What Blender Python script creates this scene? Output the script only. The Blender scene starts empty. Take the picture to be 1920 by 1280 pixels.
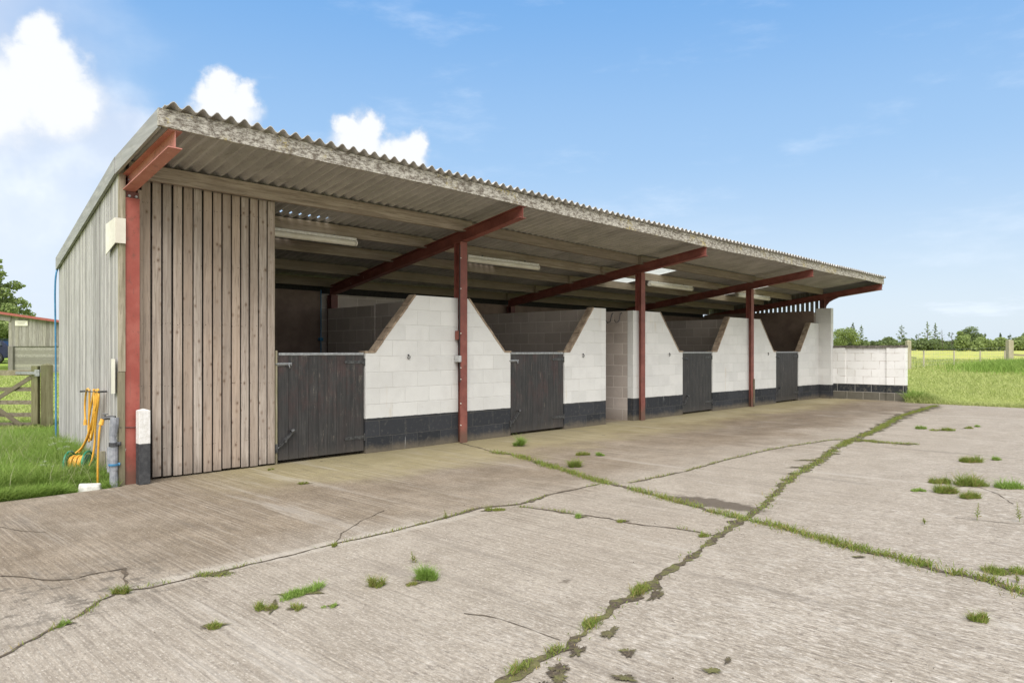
import bpy, math, random
import numpy as np
from mathutils import Vector, Matrix, noise as mnoise

random.seed(7)
scene = bpy.context.scene
R = math.radians

# ------------------------------------------------------------------ camera
YAW = math.atan2(1300, 1344)
CS, SN = math.cos(YAW), math.sin(YAW)
cam_d = bpy.data.cameras.new("camera")
cam = bpy.data.objects.new("camera", cam_d)
scene.collection.objects.link(cam)
cam.location = (0, 0, 1.45)
cam.rotation_euler = (R(90), 0, -(math.pi/2 - math.atan2(SN, CS)))
cam_d.sensor_width = 36
cam_d.lens = 25.2
cam_d.shift_y = 17/1920
cam_d.clip_end = 2000
cam_d.clip_start = 0.05
scene.camera = cam

# ------------------------------------------------------------------ light
SUN_AZ = Vector((-0.80, -0.62, 0)).normalized()
SUN_EL = R(50)
sd = Vector((SUN_AZ.x*math.cos(SUN_EL), SUN_AZ.y*math.cos(SUN_EL), math.sin(SUN_EL)))
sun_d = bpy.data.lights.new("sun", 'SUN')
sun_d.energy = 2.4
sun_d.angle = R(45)
sun_d.color = (1.0, 0.97, 0.94)
sun = bpy.data.objects.new("sun", sun_d)
scene.collection.objects.link(sun)
sun.rotation_euler = sd.to_track_quat('Z', 'Y').to_euler()
scene.view_settings.view_transform = 'Standard'
scene.view_settings.look = 'None'
scene.view_settings.exposure = 0.85
scene.view_settings.gamma = 1

# ------------------------------------------------------------------ node helpers
class G:
    def __init__(s, nt): s.nt = nt; s.n = nt.nodes; s.l = nt.links
    def node(s, t, **kw):
        n = s.n.new(t)
        for k, v in kw.items(): setattr(n, k, v)
        return n
    def put(s, sock, v):
        if v is None: return
        if hasattr(v, 'is_output') or isinstance(v, bpy.types.NodeSocket): s.l.new(v, sock)
        else:
            if isinstance(v, (tuple, list)) and sock.type == 'RGBA' and len(v) == 3: v = (*v, 1)
            sock.default_value = v
    def math(s, op, a, b=None, c=None, clamp=False):
        n = s.node('ShaderNodeMath', operation=op, use_clamp=clamp)
        for i, v in enumerate((a, b, c)):
            if v is not None: s.put(n.inputs[i], v)
        return n.outputs[0]
    def vmath(s, op, a, b=None, sc=None):
        n = s.node('ShaderNodeVectorMath', operation=op)
        s.put(n.inputs[0], a)
        if b is not None: s.put(n.inputs[1], b)
        if sc is not None: s.put(n.inputs['Scale'], sc)
        return n.outputs['Value'] if op in ('DISTANCE', 'LENGTH', 'DOT_PRODUCT') else n.outputs[0]
    def mix(s, f, a, b, mode='MIX'):
        n = s.node('ShaderNodeMix', data_type='RGBA', blend_type=mode)
        s.put(n.inputs['Factor'], f); s.put(n.inputs[6], a); s.put(n.inputs[7], b)
        return n.outputs[2]
    def noise(s, vec, scale=5, detail=4, rough=0.55, dist=0.0, col=False):
        n = s.node('ShaderNodeTexNoise')
        s.put(n.inputs['Vector'], vec); n.inputs['Scale'].default_value = scale
        n.inputs['Detail'].default_value = detail; n.inputs['Roughness'].default_value = rough
        n.inputs['Distortion'].default_value = dist
        return n.outputs['Color'] if col else n.outputs['Fac']
    def vor(s, vec, scale=5, feat='F1', out='Distance'):
        n = s.node('ShaderNodeTexVoronoi', feature=feat)
        s.put(n.inputs['Vector'], vec); n.inputs['Scale'].default_value = scale
        return n.outputs[out]
    def ramp(s, f, a, b, lo=0.0, hi=1.0):
        n = s.node('ShaderNodeMapRange', interpolation_type='SMOOTHSTEP')
        s.put(n.inputs['Value'], f); n.inputs['From Min'].default_value = a; n.inputs['From Max'].default_value = b
        n.inputs['To Min'].default_value = lo; n.inputs['To Max'].default_value = hi
        return n.outputs['Result']
    def scale(s, vec, x, y, z):
        return s.vmath('MULTIPLY', vec, (x, y, z))
    def sep(s, vec):
        n = s.node('ShaderNodeSeparateXYZ'); s.put(n.inputs[0], vec); return n.outputs
    def comb(s, x, y, z):
        n = s.node('ShaderNodeCombineXYZ')
        for i, v in enumerate((x, y, z)): s.put(n.inputs[i], v)
        return n.outputs[0]
    def pos(s): return s.node('ShaderNodeNewGeometry').outputs['Position']
    def obj(s): return s.node('ShaderNodeTexCoord').outputs['Object']
    def attr(s, name): return s.node('ShaderNodeAttribute', attribute_name=name).outputs['Fac']
    def bump(s, h, strength=0.3, dist=0.01):
        n = s.node('ShaderNodeBump'); s.put(n.inputs['Height'], h)
        n.inputs['Strength'].default_value = strength; n.inputs['Distance'].default_value = dist
        return n.outputs[0]

def mat(name, fn):
    m = bpy.data.materials.new(name); m.use_nodes = True
    nt = m.node_tree
    g = G(nt); b = nt.nodes['Principled BSDF']
    r = fn(g, b) or {}
    for k, v in r.items(): g.put(b.inputs[k], v)
    return m

# ------------------------------------------------------------------ world: Nishita sky with clouds
world = bpy.data.worlds.new("World"); scene.world = world
world.use_nodes = True
def make_world():
    nt = world.node_tree; g = G(nt)
    bg = nt.nodes['Background']
    sky = g.node('ShaderNodeTexSky', sky_type='NISHITA', sun_disc=False)
    sky.sun_elevation = SUN_EL
    sky.sun_rotation = math.atan2(sd.x, sd.y)
    sky.air_density = 1.3; sky.dust_density = 1.0; sky.ozone_density = 1.6; sky.altitude = 0
    d = g.node('ShaderNodeTexCoord').outputs['Generated']
    d = g.vmath('NORMALIZE', d)
    z = g.sep(d)[2]
    CL = [((0.2098,0.9169,0.3427),0.03),((0.1973,0.9285,0.3146),0.038),((0.2233,0.9192,0.3189),0.042),((0.2262,0.9337,0.2855),0.062),
          ((0.1733,0.9442,0.2739),0.07),((0.2461,0.9294,0.2835),0.032),((0.3865,0.8655,0.3187),0.028),((0.3748,0.8765,0.3021),0.03),
          ((0.4073,0.8593,0.3093),0.03),((0.3928,0.872,0.2822),0.055),((0.5158,0.8077,0.2858),0.022),((0.5437,0.7884,0.2878),0.026),
          ((0.5334,0.8036,0.2642),0.05),((0.5957,0.7536,0.2777),0.024),((0.5903,0.7638,0.2609),0.036),((0.5691,0.7823,0.2531),0.036)]
    HZ = [((0.17,0.962,0.20),0.21),((0.2208,0.9479,0.235),0.16),((0.1381,0.9558,0.2597),0.16),((0.30,0.93,0.245),0.09),((0.05,0.97,0.25),0.3),((0.12,0.92,0.37),0.10)]
    nz = g.noise(d, 11, 7, 0.6, col=True)
    nz = g.vmath('SUBTRACT', nz, (0.5,0.5,0.5))
    nzf = g.vmath('SUBTRACT', g.noise(d, 34, 5, 0.6, col=True), (0.5,0.5,0.5))
    dp = g.vmath('ADD', g.vmath('ADD', d, g.vmath('SCALE', nz, sc=0.06)), g.vmath('SCALE', nzf, sc=0.030))
    def lobes(L, vec):
        out = None
        for c, r in L:
            v = g.math('SUBTRACT', 1.0, g.math('DIVIDE', g.vmath('DISTANCE', vec, c), r))
            out = v if out is None else g.math('MAXIMUM', out, v)
        return out
    lc = lobes(CL, dp)
    nz2 = g.vmath('SUBTRACT', g.noise(g.scale(d,1,1,2.0), 5, 6, 0.55, col=True), (0.5,0.5,0.5))
    lh = lobes(HZ, g.vmath('ADD', d, g.vmath('SCALE', nz2, sc=0.18)))
    mc = g.ramp(lc, -0.02, 0.55)
    mh = g.ramp(lh, -0.10, 0.60, 0, 0.92)
    # thin wisps everywhere at low density and along the far horizon
    wn = g.noise(g.scale(d, 1.0, 1.0, 3.5), 4.5, 7, 0.62)
    wisp = g.math('MULTIPLY', g.ramp(wn, 0.52, 0.78), 0.35)
    low = g.math('MULTIPLY', g.ramp(z, 0.20, 0.02), g.ramp(g.noise(g.scale(d,1,1,6), 5, 6, 0.6), 0.56, 0.68))
    wisp = g.math('MAXIMUM', wisp, g.math('MULTIPLY', low, 0.6))
    # pale air toward the horizon
    skyc = sky.outputs[0]
    grad = g.mix(g.ramp(z, 0.02, 0.27), (4.0, 4.65, 5.35), (2.15, 3.4, 5.1))
    grad = g.mix(g.ramp(z, 0.20, 0.52), grad, (0.92, 2.35, 4.75))
    skyc = g.mix(0.90, skyc, grad)
    cc = g.mix(g.ramp(g.math('ADD', lc, g.math('MULTIPLY', g.noise(dp, 16, 5, .65), .5)), .25, .75), (3.9, 4.35, 5.1), (5.45, 5.6, 5.8))
    hc = g.mix(g.ramp(z, 0.12, 0.34), (4.5, 5.0, 5.7), (3.5, 4.1, 5.2))
    hc = g.mix(g.ramp(g.noise(d, 6, 5, 0.6), 0.42, 0.75), hc, (5.9, 6.2, 6.5))
    c = g.mix(g.math('MULTIPLY', wisp, .8), skyc, (5.4, 5.9, 6.6))
    c = g.mix(mh, c, hc)
    c = g.mix(mc, c, cc)
    # unseen white cloud added overhead and behind the viewer to whiten the light
    fw = g.vmath('DOT_PRODUCT', d, (CS, SN, 0))
    back = g.math('MAXIMUM', g.ramp(fw, 0.35, -0.05), g.ramp(z, 0.58, 0.78))
    bn = g.ramp(g.noise(d, 2.6, 6, 0.6), 0.30, 0.52)
    c = g.mix(g.math('MULTIPLY', g.math('MULTIPLY', back, bn), g.ramp(z, -0.02, 0.02)), c, (7.7, 7.7, 7.6))
    # far ground below the horizon
    c = g.mix(g.ramp(z, 0.0, -0.03), c, (1.6, 1.5, 1.1))
    g.put(bg.inputs['Color'], c)
    bg.inputs['Strength'].default_value = 0.10
make_world()

# ------------------------------------------------------------------ mesh helpers
col = scene.collection
def fin(o, parent, root_loc):
    col.objects.link(o)
    if parent is not None: o.parent = parent
    return o

class MB:
    """collects shapes in world metres; build() links them as ONE mesh object"""
    def __init__(s): s.v = []; s.f = []; s.t = []; s.m = []
    def add(s, verts, faces, tint=None, mi=0):
        k = len(s.v); s.v.extend([tuple(p) for p in verts])
        t = random.random() if tint is None else tint
        for f in faces: s.f.append([i+k for i in f]); s.t.append(t); s.m.append(mi)
        return s
    def box(s, x0, x1, y0, y1, z0, z1, tint=None, mi=0):
        v = [(x0,y0,z0),(x1,y0,z0),(x1,y1,z0),(x0,y1,z0),(x0,y0,z1),(x1,y0,z1),(x1,y1,z1),(x0,y1,z1)]
        return s.add(v, [(0,3,2,1),(4,5,6,7),(0,1,5,4),(1,2,6,5),(2,3,7,6),(3,0,4,7)], tint, mi)
    def hexa(s, v, tint=None, mi=0):
        return s.add(v, [(0,3,2,1),(4,5,6,7),(0,1,5,4),(1,2,6,5),(2,3,7,6),(3,0,4,7)], tint, mi)
    def beam(s, p0, p1, w, h, up=(0,0,1), tint=None):
        """box from p0 to p1, section w (sideways) x h (up)"""
        p0, p1 = Vector(p0), Vector(p1); d = (p1-p0).normalized()
        side = d.cross(Vector(up)).normalized(); u = side.cross(d).normalized()
        v = []
        for a, b in ((-1,-1),(1,-1),(1,1),(-1,1)):
            v.append(p0 + side*a*w/2 + u*b*h/2)
        for a, b in ((-1,-1),(1,-1),(1,1),(-1,1)):
            v.append(p1 + side*a*w/2 + u*b*h/2)
        return s.add(v, [(0,1,2,3),(7,6,5,4),(0,4,5,1),(1,5,6,2),(2,6,7,3),(3,7,4,0)], tint)
    def prism(s, poly, y0, y1, tint=None):
        """poly in (x,z), extruded from y0 to y1"""
        n = len(poly)
        v = [(x,y0,z) for x,z in poly] + [(x,y1,z) for x,z in poly]
        f = [list(range(n)), list(range(2*n-1, n-1, -1))]
        for i in range(n): f.append([i, i+n, (i+1)%n+n, (i+1)%n])
        return s.add(v, f, tint)
    def tube(s, pts, r, seg=8, closed=False, tint=None, caps=True):
        pts = [Vector(p) for p in pts]; n = len(pts); vs = []; 
        rr = r if isinstance(r, (list, tuple)) else [r]*n
        prev = None
        for i, p in enumerate(pts):
            a = pts[max(i-1,0)]; b = pts[min(i+1,n-1)]
            if closed: a = pts[(i-1)%n]; b = pts[(i+1)%n]
            d = (b-a).normalized() if (b-a).length > 1e-9 else Vector((0,0,1))
            if prev is None:
                ref = Vector((0,0,1)) if abs(d.z) < .9 else Vector((1,0,0))
                u = d.cross(ref).normalized()
            else:
                u = (prev - d*prev.dot(d)).normalized()
            prev = u; w = d.cross(u)
            for k in range(seg):
                t = 2*math.pi*k/seg
                vs.append(p + (u*math.cos(t) + w*math.sin(t))*rr[i])
        f = []
        m = n if closed else n-1
        for i in range(m):
            j = (i+1) % n
            for k in range(seg):
                f.append((i*seg+k, i*seg+(k+1)%seg, j*seg+(k+1)%seg, j*seg+k))
        if not closed and caps:
            f.append(tuple(range(seg-1,-1,-1))); f.append(tuple(range((n-1)*seg, n*seg)))
        return s.add(vs, f, tint)
    def build(s, name, m, parent=None, smooth=False, bevel=0.0):
        me = bpy.data.meshes.new(name)
        off = Vector((0,0,0))
        p = parent
        while p is not None: off += p.location; p = p.parent
        me.from_pydata([(v[0]-off.x, v[1]-off.y, v[2]-off.z) for v in s.v], [], s.f)
        for mm in (m if isinstance(m, (list, tuple)) else [m]): me.materials.append(mm)
        a = me.attributes.new('tint', 'FLOAT', 'FACE'); a.data.foreach_set('value', s.t)
        if any(s.m): me.polygons.foreach_set('material_index', s.m)
        me.update()
        o = bpy.data.objects.new(name, me); col.objects.link(o)
        if parent is not None: o.parent = parent
        if smooth:
            me.shade_smooth()
        if bevel > 0:
            b = o.modifiers.new('bevel', 'BEVEL'); b.width = bevel; b.segments = 2; b.limit_method = 'ANGLE'
        return o

def tag(o, label=None, cat=None, group=None, kind=None):
    if label: o['label'] = label
    if cat: o['category'] = cat
    if group: o['group'] = group
    if kind: o['kind'] = kind
    return o
def thing(name, loc, label, cat, group=None):
    o = bpy.data.objects.new(name, None); col.objects.link(o); o.location = loc
    o.empty_display_size = .2
    return tag(o, label, cat, group)
def at(px, w):
    """ground point at bearing px/1920 of the lens and depth w metres"""
    r = (px-960)/1344.
    return ((r*SN + CS)*w, (-r*CS + SN)*w)
RIGHT = Vector((SN, -CS, 0)); FWD = Vector((CS, SN, 0))

HT = [(0,0),(24,0),(41,.42),(47,.60),(58,.80),(132,1.72),(500,1.95),(1500,2.0)]
def h_at(x, y):
    r = math.hypot(x, y)
    for (a,b),(c,d) in zip(HT, HT[1:]):
        if r <= c: return b + (d-b)*(r-a)/(c-a)
    return HT[-1][1]

# ------------------------------------------------------------------ materials
def m_concrete(g, b):
    p = g.pos(); x, y, z = g.sep(p)
    big = g.noise(p, 0.45, 4, 0.6); med = g.noise(p, 2.2, 6, 0.65); fine = g.noise(p, 38, 5, 0.7)
    brush = g.noise(g.scale(p, 42, 1.6, 1), 1.0, 4, 0.7)
    brush2 = g.noise(g.vmath('ADD', g.scale(p, 17, 0.8, 1), (7,3,0)), 1.0, 4, 0.7)
    c = g.mix(g.ramp(med, 0.3, 0.72), (0.228,0.198,0.160), (0.320,0.284,0.238))
    c = g.mix(g.ramp(big, 0.38, 0.66, 0, 0.5), c, (0.245,0.21,0.168))
    bm = g.ramp(g.noise(p, .9, 3, .6), .40, .62, .15, 1.0)
    c = g.mix(g.math('MULTIPLY', g.ramp(brush, 0.50, 0.70, 0, 0.40), bm), c, (0.44,0.40,0.35))
    c = g.mix(g.math('MULTIPLY', g.ramp(brush, 0.50, 0.32, 0, 0.55), bm), c, (0.20,0.17,0.142))
    c = g.mix(g.math('MULTIPLY', g.ramp(brush2, 0.42, 0.27, 0, 0.4), bm), c, (0.19,0.16,0.135))
    gr = g.noise(g.scale(p, 1.1, .5, 1), 75, 3, 0.8); gr3 = g.noise(g.scale(p, 1.5, .34, 1), 22, 5, 0.8)
    c = g.mix(g.ramp(gr3, 0.50, 0.64, 0, 0.45), c, (0.41,0.37,0.318))
    c = g.mix(g.ramp(gr3, 0.48, 0.34, 0, 0.50), c, (0.185,0.158,0.132))
    c = g.mix(g.ramp(gr, 0.53, 0.68, 0, 0.6), c, (0.55,0.51,0.455))
    c = g.mix(g.ramp(gr, 0.46, 0.32, 0, 0.7), c, (0.15,0.128,0.108))
    # worn pitted patches, strongest in the near corner
    near = g.ramp(g.math('ADD', y, g.math('MULTIPLY', g.math('SUBTRACT', big, .5), 3)), 3.6, 1.2)
    pit = g.noise(g.scale(p, 1.0, .55, 1), 24, 4, 0.7)
    pm = g.math('MULTIPLY', g.ramp(pit, 0.44, 0.34), g.ramp(med, 0.40, 0.62))
    c = g.mix(g.math('MULTIPLY', pm, g.math('ADD', 0.25, g.math('MULTIPLY', near, .5))), c, (0.15,0.125,0.105))
    ag = g.noise(g.scale(p, 1.2, .36, 1), 40, 4, .8)
    c = g.mix(g.math('MULTIPLY', near, g.ramp(ag, .47, .38, 0, .7)), c, (0.13,0.11,0.092))
    c = g.mix(g.math('MULTIPLY', near, g.ramp(ag, .54, .62, 0, .5)), c, (0.56,0.52,0.475))
    lich = g.math('MULTIPLY', g.ramp(g.noise(g.scale(p, 1.4, .6, 1), 7.5, 6, 0.75), 0.50, 0.66), near)
    c = g.mix(g.math('MULTIPLY', lich, 0.26), c, (0.60,0.575,0.53))
    # trodden dirt plus painted roof shade in front of the boxes, and the algae-green strip beside the wall
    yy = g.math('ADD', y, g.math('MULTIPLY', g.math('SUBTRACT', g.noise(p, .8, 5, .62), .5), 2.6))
    # dirt and painted shade bounded by the long front joint
    dirt_shade = g.math('MULTIPLY', g.ramp(yy, 4.2, 5.6), g.ramp(x, 24.0, 20.0))
    dirt_shade = g.math('MULTIPLY', dirt_shade, g.ramp(big, 0.25, 0.55, 0.55, 1.0))
    c = g.mix(dirt_shade, c, g.mix(med, (0.52,0.47,0.41), (0.90,0.84,0.76)), 'MULTIPLY')
    alg = g.math('MULTIPLY', g.ramp(yy, 6.3, 7.6), g.ramp(g.math('ADD', x, big), 3.4, 4.8))
    alg = g.math('MULTIPLY', alg, g.ramp(y, 8.85, 8.5))
    c = g.mix(g.math('MULTIPLY', alg, 0.80), c, g.mix(med, (0.21,0.178,0.088), (0.34,0.30,0.175)))
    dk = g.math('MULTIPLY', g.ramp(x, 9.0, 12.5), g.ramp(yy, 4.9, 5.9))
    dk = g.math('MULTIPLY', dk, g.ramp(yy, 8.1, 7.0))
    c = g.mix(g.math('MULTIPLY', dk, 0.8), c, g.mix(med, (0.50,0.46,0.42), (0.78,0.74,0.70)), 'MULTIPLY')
    c = g.mix(1.0, c, (1.03, 1.01, 0.985), 'MULTIPLY')
    # tined ridges left by the screed, clearest on the bays nearest the stables
    rid = g.noise(g.vmath('ADD', g.scale(p, 44, .6, 1), g.vmath('SCALE', g.noise(p, 1.3, 2, .5, col=True), sc=1.6)), 1.0, 2, .5)
    rm = g.math('MULTIPLY', g.ramp(g.noise(p, .8, 4, .65), .38, .58), g.ramp(y, 2.6, 4.8, .45, 1.0))
    c = g.mix(g.math('MULTIPLY', g.ramp(rid, .53, .63, 0, .26), rm), c, (0.40,0.355,0.30))
    c = g.mix(g.math('MULTIPLY', g.ramp(rid, .46, .36, 0, .42), rm), c, (0.125,0.103,0.082))
    # pale scoured margin along the long joint
    ha = g.math('ABSOLUTE', g.math('SUBTRACT', y, 4.70)); ha = g.math('ADD', ha, g.math('MULTIPLY', g.math('SUBTRACT', g.noise(p, 5, 4, .7), .5), .22))
    ha = g.math('MULTIPLY', g.ramp(ha, .14, .02, 0, .45), g.math('MULTIPLY', g.ramp(x, 1.3, 1.8), g.ramp(x, 5.4, 3.8)))
    c = g.mix(ha, c, (0.46,0.42,0.36))
    # dark pits and dropped muck
    mk = g.math('MULTIPLY', g.ramp(g.noise(g.scale(p, 1, .7, 1), 10, 5, .75), .66, .72), g.ramp(g.noise(p, 1.7, 3), .50, .60))
    c = g.mix(g.math('MULTIPLY', mk, .7), c, (0.09,0.072,0.055))
    # broken, dirty corner of the slab at the left
    lp = g.math('MULTIPLY', g.ramp(g.vmath('DISTANCE', g.scale(p, 1, 1.2, 1), (1.15, 5.9, 0)), 1.1, .3), g.ramp(g.noise(p, 7, 6, .75), .50, .60))
    c = g.mix(g.math('MULTIPLY', lp, .7), c, (0.10,0.085,0.068))
    # damp patch beside the crossing of the joints
    q = g.vmath('DISTANCE', g.scale(g.vmath('ADD', p, g.vmath('SCALE', g.vmath('SUBTRACT', g.noise(p, 6, 4, .6, col=True), (.5,.5,.5)), sc=.35)), 2.6, 1.0, 1), (6.22*2.6, 3.35, 0))
    c = g.mix(g.math('MULTIPLY', g.ramp(q, 0.62, 0.38, 0, 0.85), g.ramp(brush2, .30, .42, .55, 1)), c, (0.080,0.062,0.046))
    spot = g.vor(g.vmath('ADD', p, g.vmath('SCALE', g.noise(p, 9, 3, .6, col=True), sc=.12)), 1.35)
    c = g.mix(g.ramp(g.math('ADD', spot, g.math('MULTIPLY', gr3, .12)), 0.125, 0.095, 0, 0.7), c, (0.11,0.088,0.066))
    h = g.math('ADD', g.math('MULTIPLY', fine, .5), g.math('MULTIPLY', brush, .7))
    h = g.math('SUBTRACT', h, g.math('MULTIPLY', pm, .6))
    h = g.math('ADD', h, g.math('MULTIPLY', rid, 1.2))
    # old tyre sweeps and pale worn tracks
    tr = g.noise(g.vmath('ADD', g.scale(p, 2.6, .22, 1), (3,9,0)), 1.0, 5, .7)
    c = g.mix(g.ramp(tr, .56, .70, 0, .38), c, (0.42,0.385,0.34))
    c = g.mix(g.ramp(tr, .43, .30, 0, .45), c, (0.15,0.128,0.105))
    return {'Base Color': c, 'Roughness': 0.93, 'Normal': g.bump(h, 0.55, 0.012), 'Specular IOR Level': 0.2}
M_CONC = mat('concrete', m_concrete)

def blocks(kind):
    def fn(g, b):
        p = g.pos(); x, y, z = g.sep(p)
        u = g.math('ADD', x, y)
        br = g.node('ShaderNodeTexBrick', offset=0.5)
        wob = g.math('MULTIPLY', g.math('SUBTRACT', g.noise(p, 9, 3), .5), 0.014)
        g.put(br.inputs['Vector'], g.comb(g.math('ADD', u, wob), g.math('ADD', g.math('ADD', z, wob), 0.002), 0))
        br.inputs['Scale'].default_value = 1; br.inputs['Brick Width'].default_value = 0.455
        br.inputs['Row Height'].default_value = 0.2285; br.inputs['Mortar Size'].default_value = 0.0065
        br.inputs['Mortar Smooth'].default_value = 0.4; br.inputs['Bias'].default_value = 0
        br.inputs['Color1'].default_value = (0,0,0,1); br.inputs['Color2'].default_value = (1,1,1,1)
        mort = br.outputs['Fac']; var = g.sep(br.outputs['Color'])[0]
        grit = g.noise(p, 90, 4, .7); med = g.noise(p, 3.0, 5, .6)
        h = g.math('SUBTRACT', g.math('MULTIPLY', grit, .25), g.math('MULTIPLY', mort, 1.0))
        if kind == 'white':
            w = g.mix(var, (0.60,0.595,0.575), (0.67,0.662,0.64))
            w = g.mix(g.ramp(med, 0.42, 0.72, 0, .5), w, (0.54,0.53,0.51))
            w = g.mix(g.math('MULTIPLY', mort, .22), w, g.mix(g.ramp(g.noise(p,2.3,3),.42,.58), (0.80,0.79,0.77), (0.44,0.42,0.38)))
            w = g.mix(g.ramp(g.noise(p, 60, 4, .75), .42, .32, 0, .3), w, (0.33,0.31,0.28))
            mud = g.math('MULTIPLY', g.ramp(g.noise(p, 26, 5, .8), .56, .68), g.ramp(z, 1.0, .45))
            w = g.mix(g.math('MULTIPLY', mud, .5), w, (0.36,0.32,0.26))
            scf = g.math('MULTIPLY', g.ramp(g.noise(g.scale(p, 3, 3, 22), 1.0, 5, .8), .64, .70), g.ramp(g.noise(p, 1.3, 3), .45, .6))
            w = g.mix(g.math('MULTIPLY', scf, .45), w, (0.36,0.35,0.33))
            # brown run below a ring, scuffs
            w = g.mix(g.math('MULTIPLY', g.ramp(g.noise(g.scale(p, 4,4,.6), 1.2, 4, .6), .66, .76), .35), w, (0.50,0.40,0.25))
            k = g.mix(var, (0.026,0.028,0.032), (0.042,0.044,0.05))
            k = g.mix(g.ramp(g.noise(p, 14, 5, .7), .52, .72, 0, .5), k, (0.13,0.12,0.105))
            k = g.mix(g.math('MULTIPLY', mort, .22), k, (0.2,0.19,0.17))
            drip = g.math('MULTIPLY', g.ramp(g.noise(g.scale(p, 9, 9, .9), 1.0, 5, .75), .62, .70), g.ramp(g.noise(p, 1.1, 2), .50, .58))
            k = g.mix(g.math('MULTIPLY', drip, .55), k, (0.38,0.38,0.38))
            dirt_shade = g.ramp(g.math('ADD', z, g.math('MULTIPLY', g.noise(p, 5, 5, .7), .22)), .26, .12)
            k = g.mix(g.math('MULTIPLY', dirt_shade, .7), k, (0.17,0.14,0.10))
            edge = g.math('ADD', z, g.math('MULTIPLY', g.math('SUBTRACT', g.noise(p, 8, 3), .5), .02))
            edge = g.math('ADD', edge, g.math('MULTIPLY', x, .0045))
            c = g.mix(g.ramp(edge, .512, .522), k, w)
        elif kind == 'yard':
            w = g.mix(var, (0.70,0.69,0.665), (0.77,0.76,0.745))
            rust = g.math('MULTIPLY', mort, g.ramp(g.noise(p, 4, 3), .40, .60))
            w = g.mix(g.math('MULTIPLY', rust, .85), w, (0.30,0.23,0.17))
            w = g.mix(g.ramp(g.noise(p, 3.5, 5, .65), .5, .72, 0, .45), w, (0.58,0.56,0.53))
            k = g.mix(g.ramp(g.noise(p, 10, 4, .7), .48, .7), (0.028,0.03,0.034), (0.10,0.095,0.08))
            k = g.mix(g.math('MULTIPLY', mort, .75), k, (0.50,0.48,0.44))
            low = g.ramp(z, .235, .215)
            k2 = g.mix(g.math('MULTIPLY', mort, .8), g.mix(med, (0.07,0.065,0.05), (0.17,0.155,0.125)), (0.42,0.39,0.33))
            k = g.mix(low, k, k2)
            c = g.mix(g.ramp(z, .452, .46), k, w)
        else:
            a = (0.42,0.365,0.325); a2 = (0.52,0.455,0.41)
            c = g.mix(var, a, a2)
            c = g.mix(g.ramp(med, .4, .7, 0, .4), c, (0.35,0.30,0.265))
            c = g.mix(g.ramp(g.noise(p, 70, 4, .75), .42, .3, 0, .4), c, (0.12,0.10,0.085))
            c = g.mix(g.math('MULTIPLY', mort, .8), c, (0.72,0.67,0.61))
            c = g.mix(g.ramp(z, .35, .0, 0, .5), c, (0.14,0.11,0.08))
        return {'Base Color': c, 'Roughness': .88, 'Normal': g.bump(h, .55, .006), 'Specular IOR Level': .2}
    return fn
M_WHITE = mat('painted_block', blocks('white'))
M_YARDW = mat('yard_wall_block', blocks('yard'))
M_BLOCK = mat('bare_block', blocks('bare'))

def wood(light, dark, warm, axis='z', knots=True, green=0.0):
    def fn(g, b):
        p = g.pos(); t = g.attr('tint')
        sh = g.vmath('ADD', p, g.comb(g.math('MULTIPLY', t, 37.0), g.math('MULTIPLY', t, 91.0), g.math('MULTIPLY', t, 53.0)))
        s = {'z': (26,26,1.3), 'x': (1.3,26,26), 'y': (26,1.3,26)}[axis]
        gr = g.noise(g.scale(sh, *s), 1.0, 5, .65, .6)
        gr2 = g.noise(g.scale(sh, *[q*4 for q in s]), 1.0, 3, .6)
        bl = g.noise(sh, 1.6, 4, .6)
        c = g.mix(g.ramp(gr, .35, .68), dark, light)
        c = g.mix(g.ramp(t, .2, 1.0, 0, .55), c, warm)
        c = g.mix(g.ramp(bl, .45, .72, 0, .55), c, dark)
        c = g.mix(g.ramp(gr2, .45, .33, 0, .5), c, tuple(q*.4 for q in dark))
        # vary lightness board by board
        tv = g.math('FRACT', g.math('MULTIPLY', t, 7.31))
        c = g.mix(g.ramp(tv, .0, 1., .0, .32 if knots else .55), c, tuple(q*.55 for q in dark))
        if knots:
            ks = {'z': (12,12,8), 'x': (2.4,9,9), 'y': (9,2.4,9)}[axis]
            k = g.math('ADD', g.vor(g.scale(sh, *ks), 1.0), g.ramp(g.noise(g.scale(sh, 5, 5, 2.2), 1.0, 3), .50, .40, 0, .25))
            c = g.mix(g.ramp(k, .15, .05, 0, .8), c, (0.075,0.048,0.032))
            c = g.mix(g.ramp(k, .32, .12, 0, .40), c, (0.16,0.10,0.065))
            for q in (.35, 1.05, 1.75, 2.45, 3.1):
                zz_ = g.sep(p)[2]; nl = g.math('ABSOLUTE', g.math('SUBTRACT', zz_, q)); nx = g.noise(g.scale(sh, 60, 1, 90), 1, 2)
                c = g.mix(g.math('MULTIPLY', g.ramp(nl, .022, .006), g.ramp(nx, .62, .68)), c, (0.05,0.035,0.028))
        if green > 0:
            gm = g.ramp(g.noise(p, 2.4, 5, .65), .5, .7, 0, green)
            c = g.mix(gm, c, (0.17,0.19,0.09))
        z = g.sep(p)[2]
        c = g.mix(g.math('MULTIPLY', g.ramp(g.math('ADD', z, g.math('MULTIPLY', gr, .35)), .42, .12), .55), c, tuple(q*.45 for q in dark))
        return {'Base Color': c, 'Roughness': .85, 'Normal': g.bump(g.math('ADD', gr, g.math('MULTIPLY', gr2, .6)), .35, .004), 'Specular IOR Level': .2}
    return fn
M_CLAD = mat('front_boards', wood((0.50,0.435,0.375), (0.315,0.262,0.22), (0.44,0.325,0.24)))
M_CLADL = mat('weathered_side_boards', wood((0.60,0.58,0.56), (0.34,0.325,0.31), (0.50,0.475,0.44), knots=False))
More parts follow.
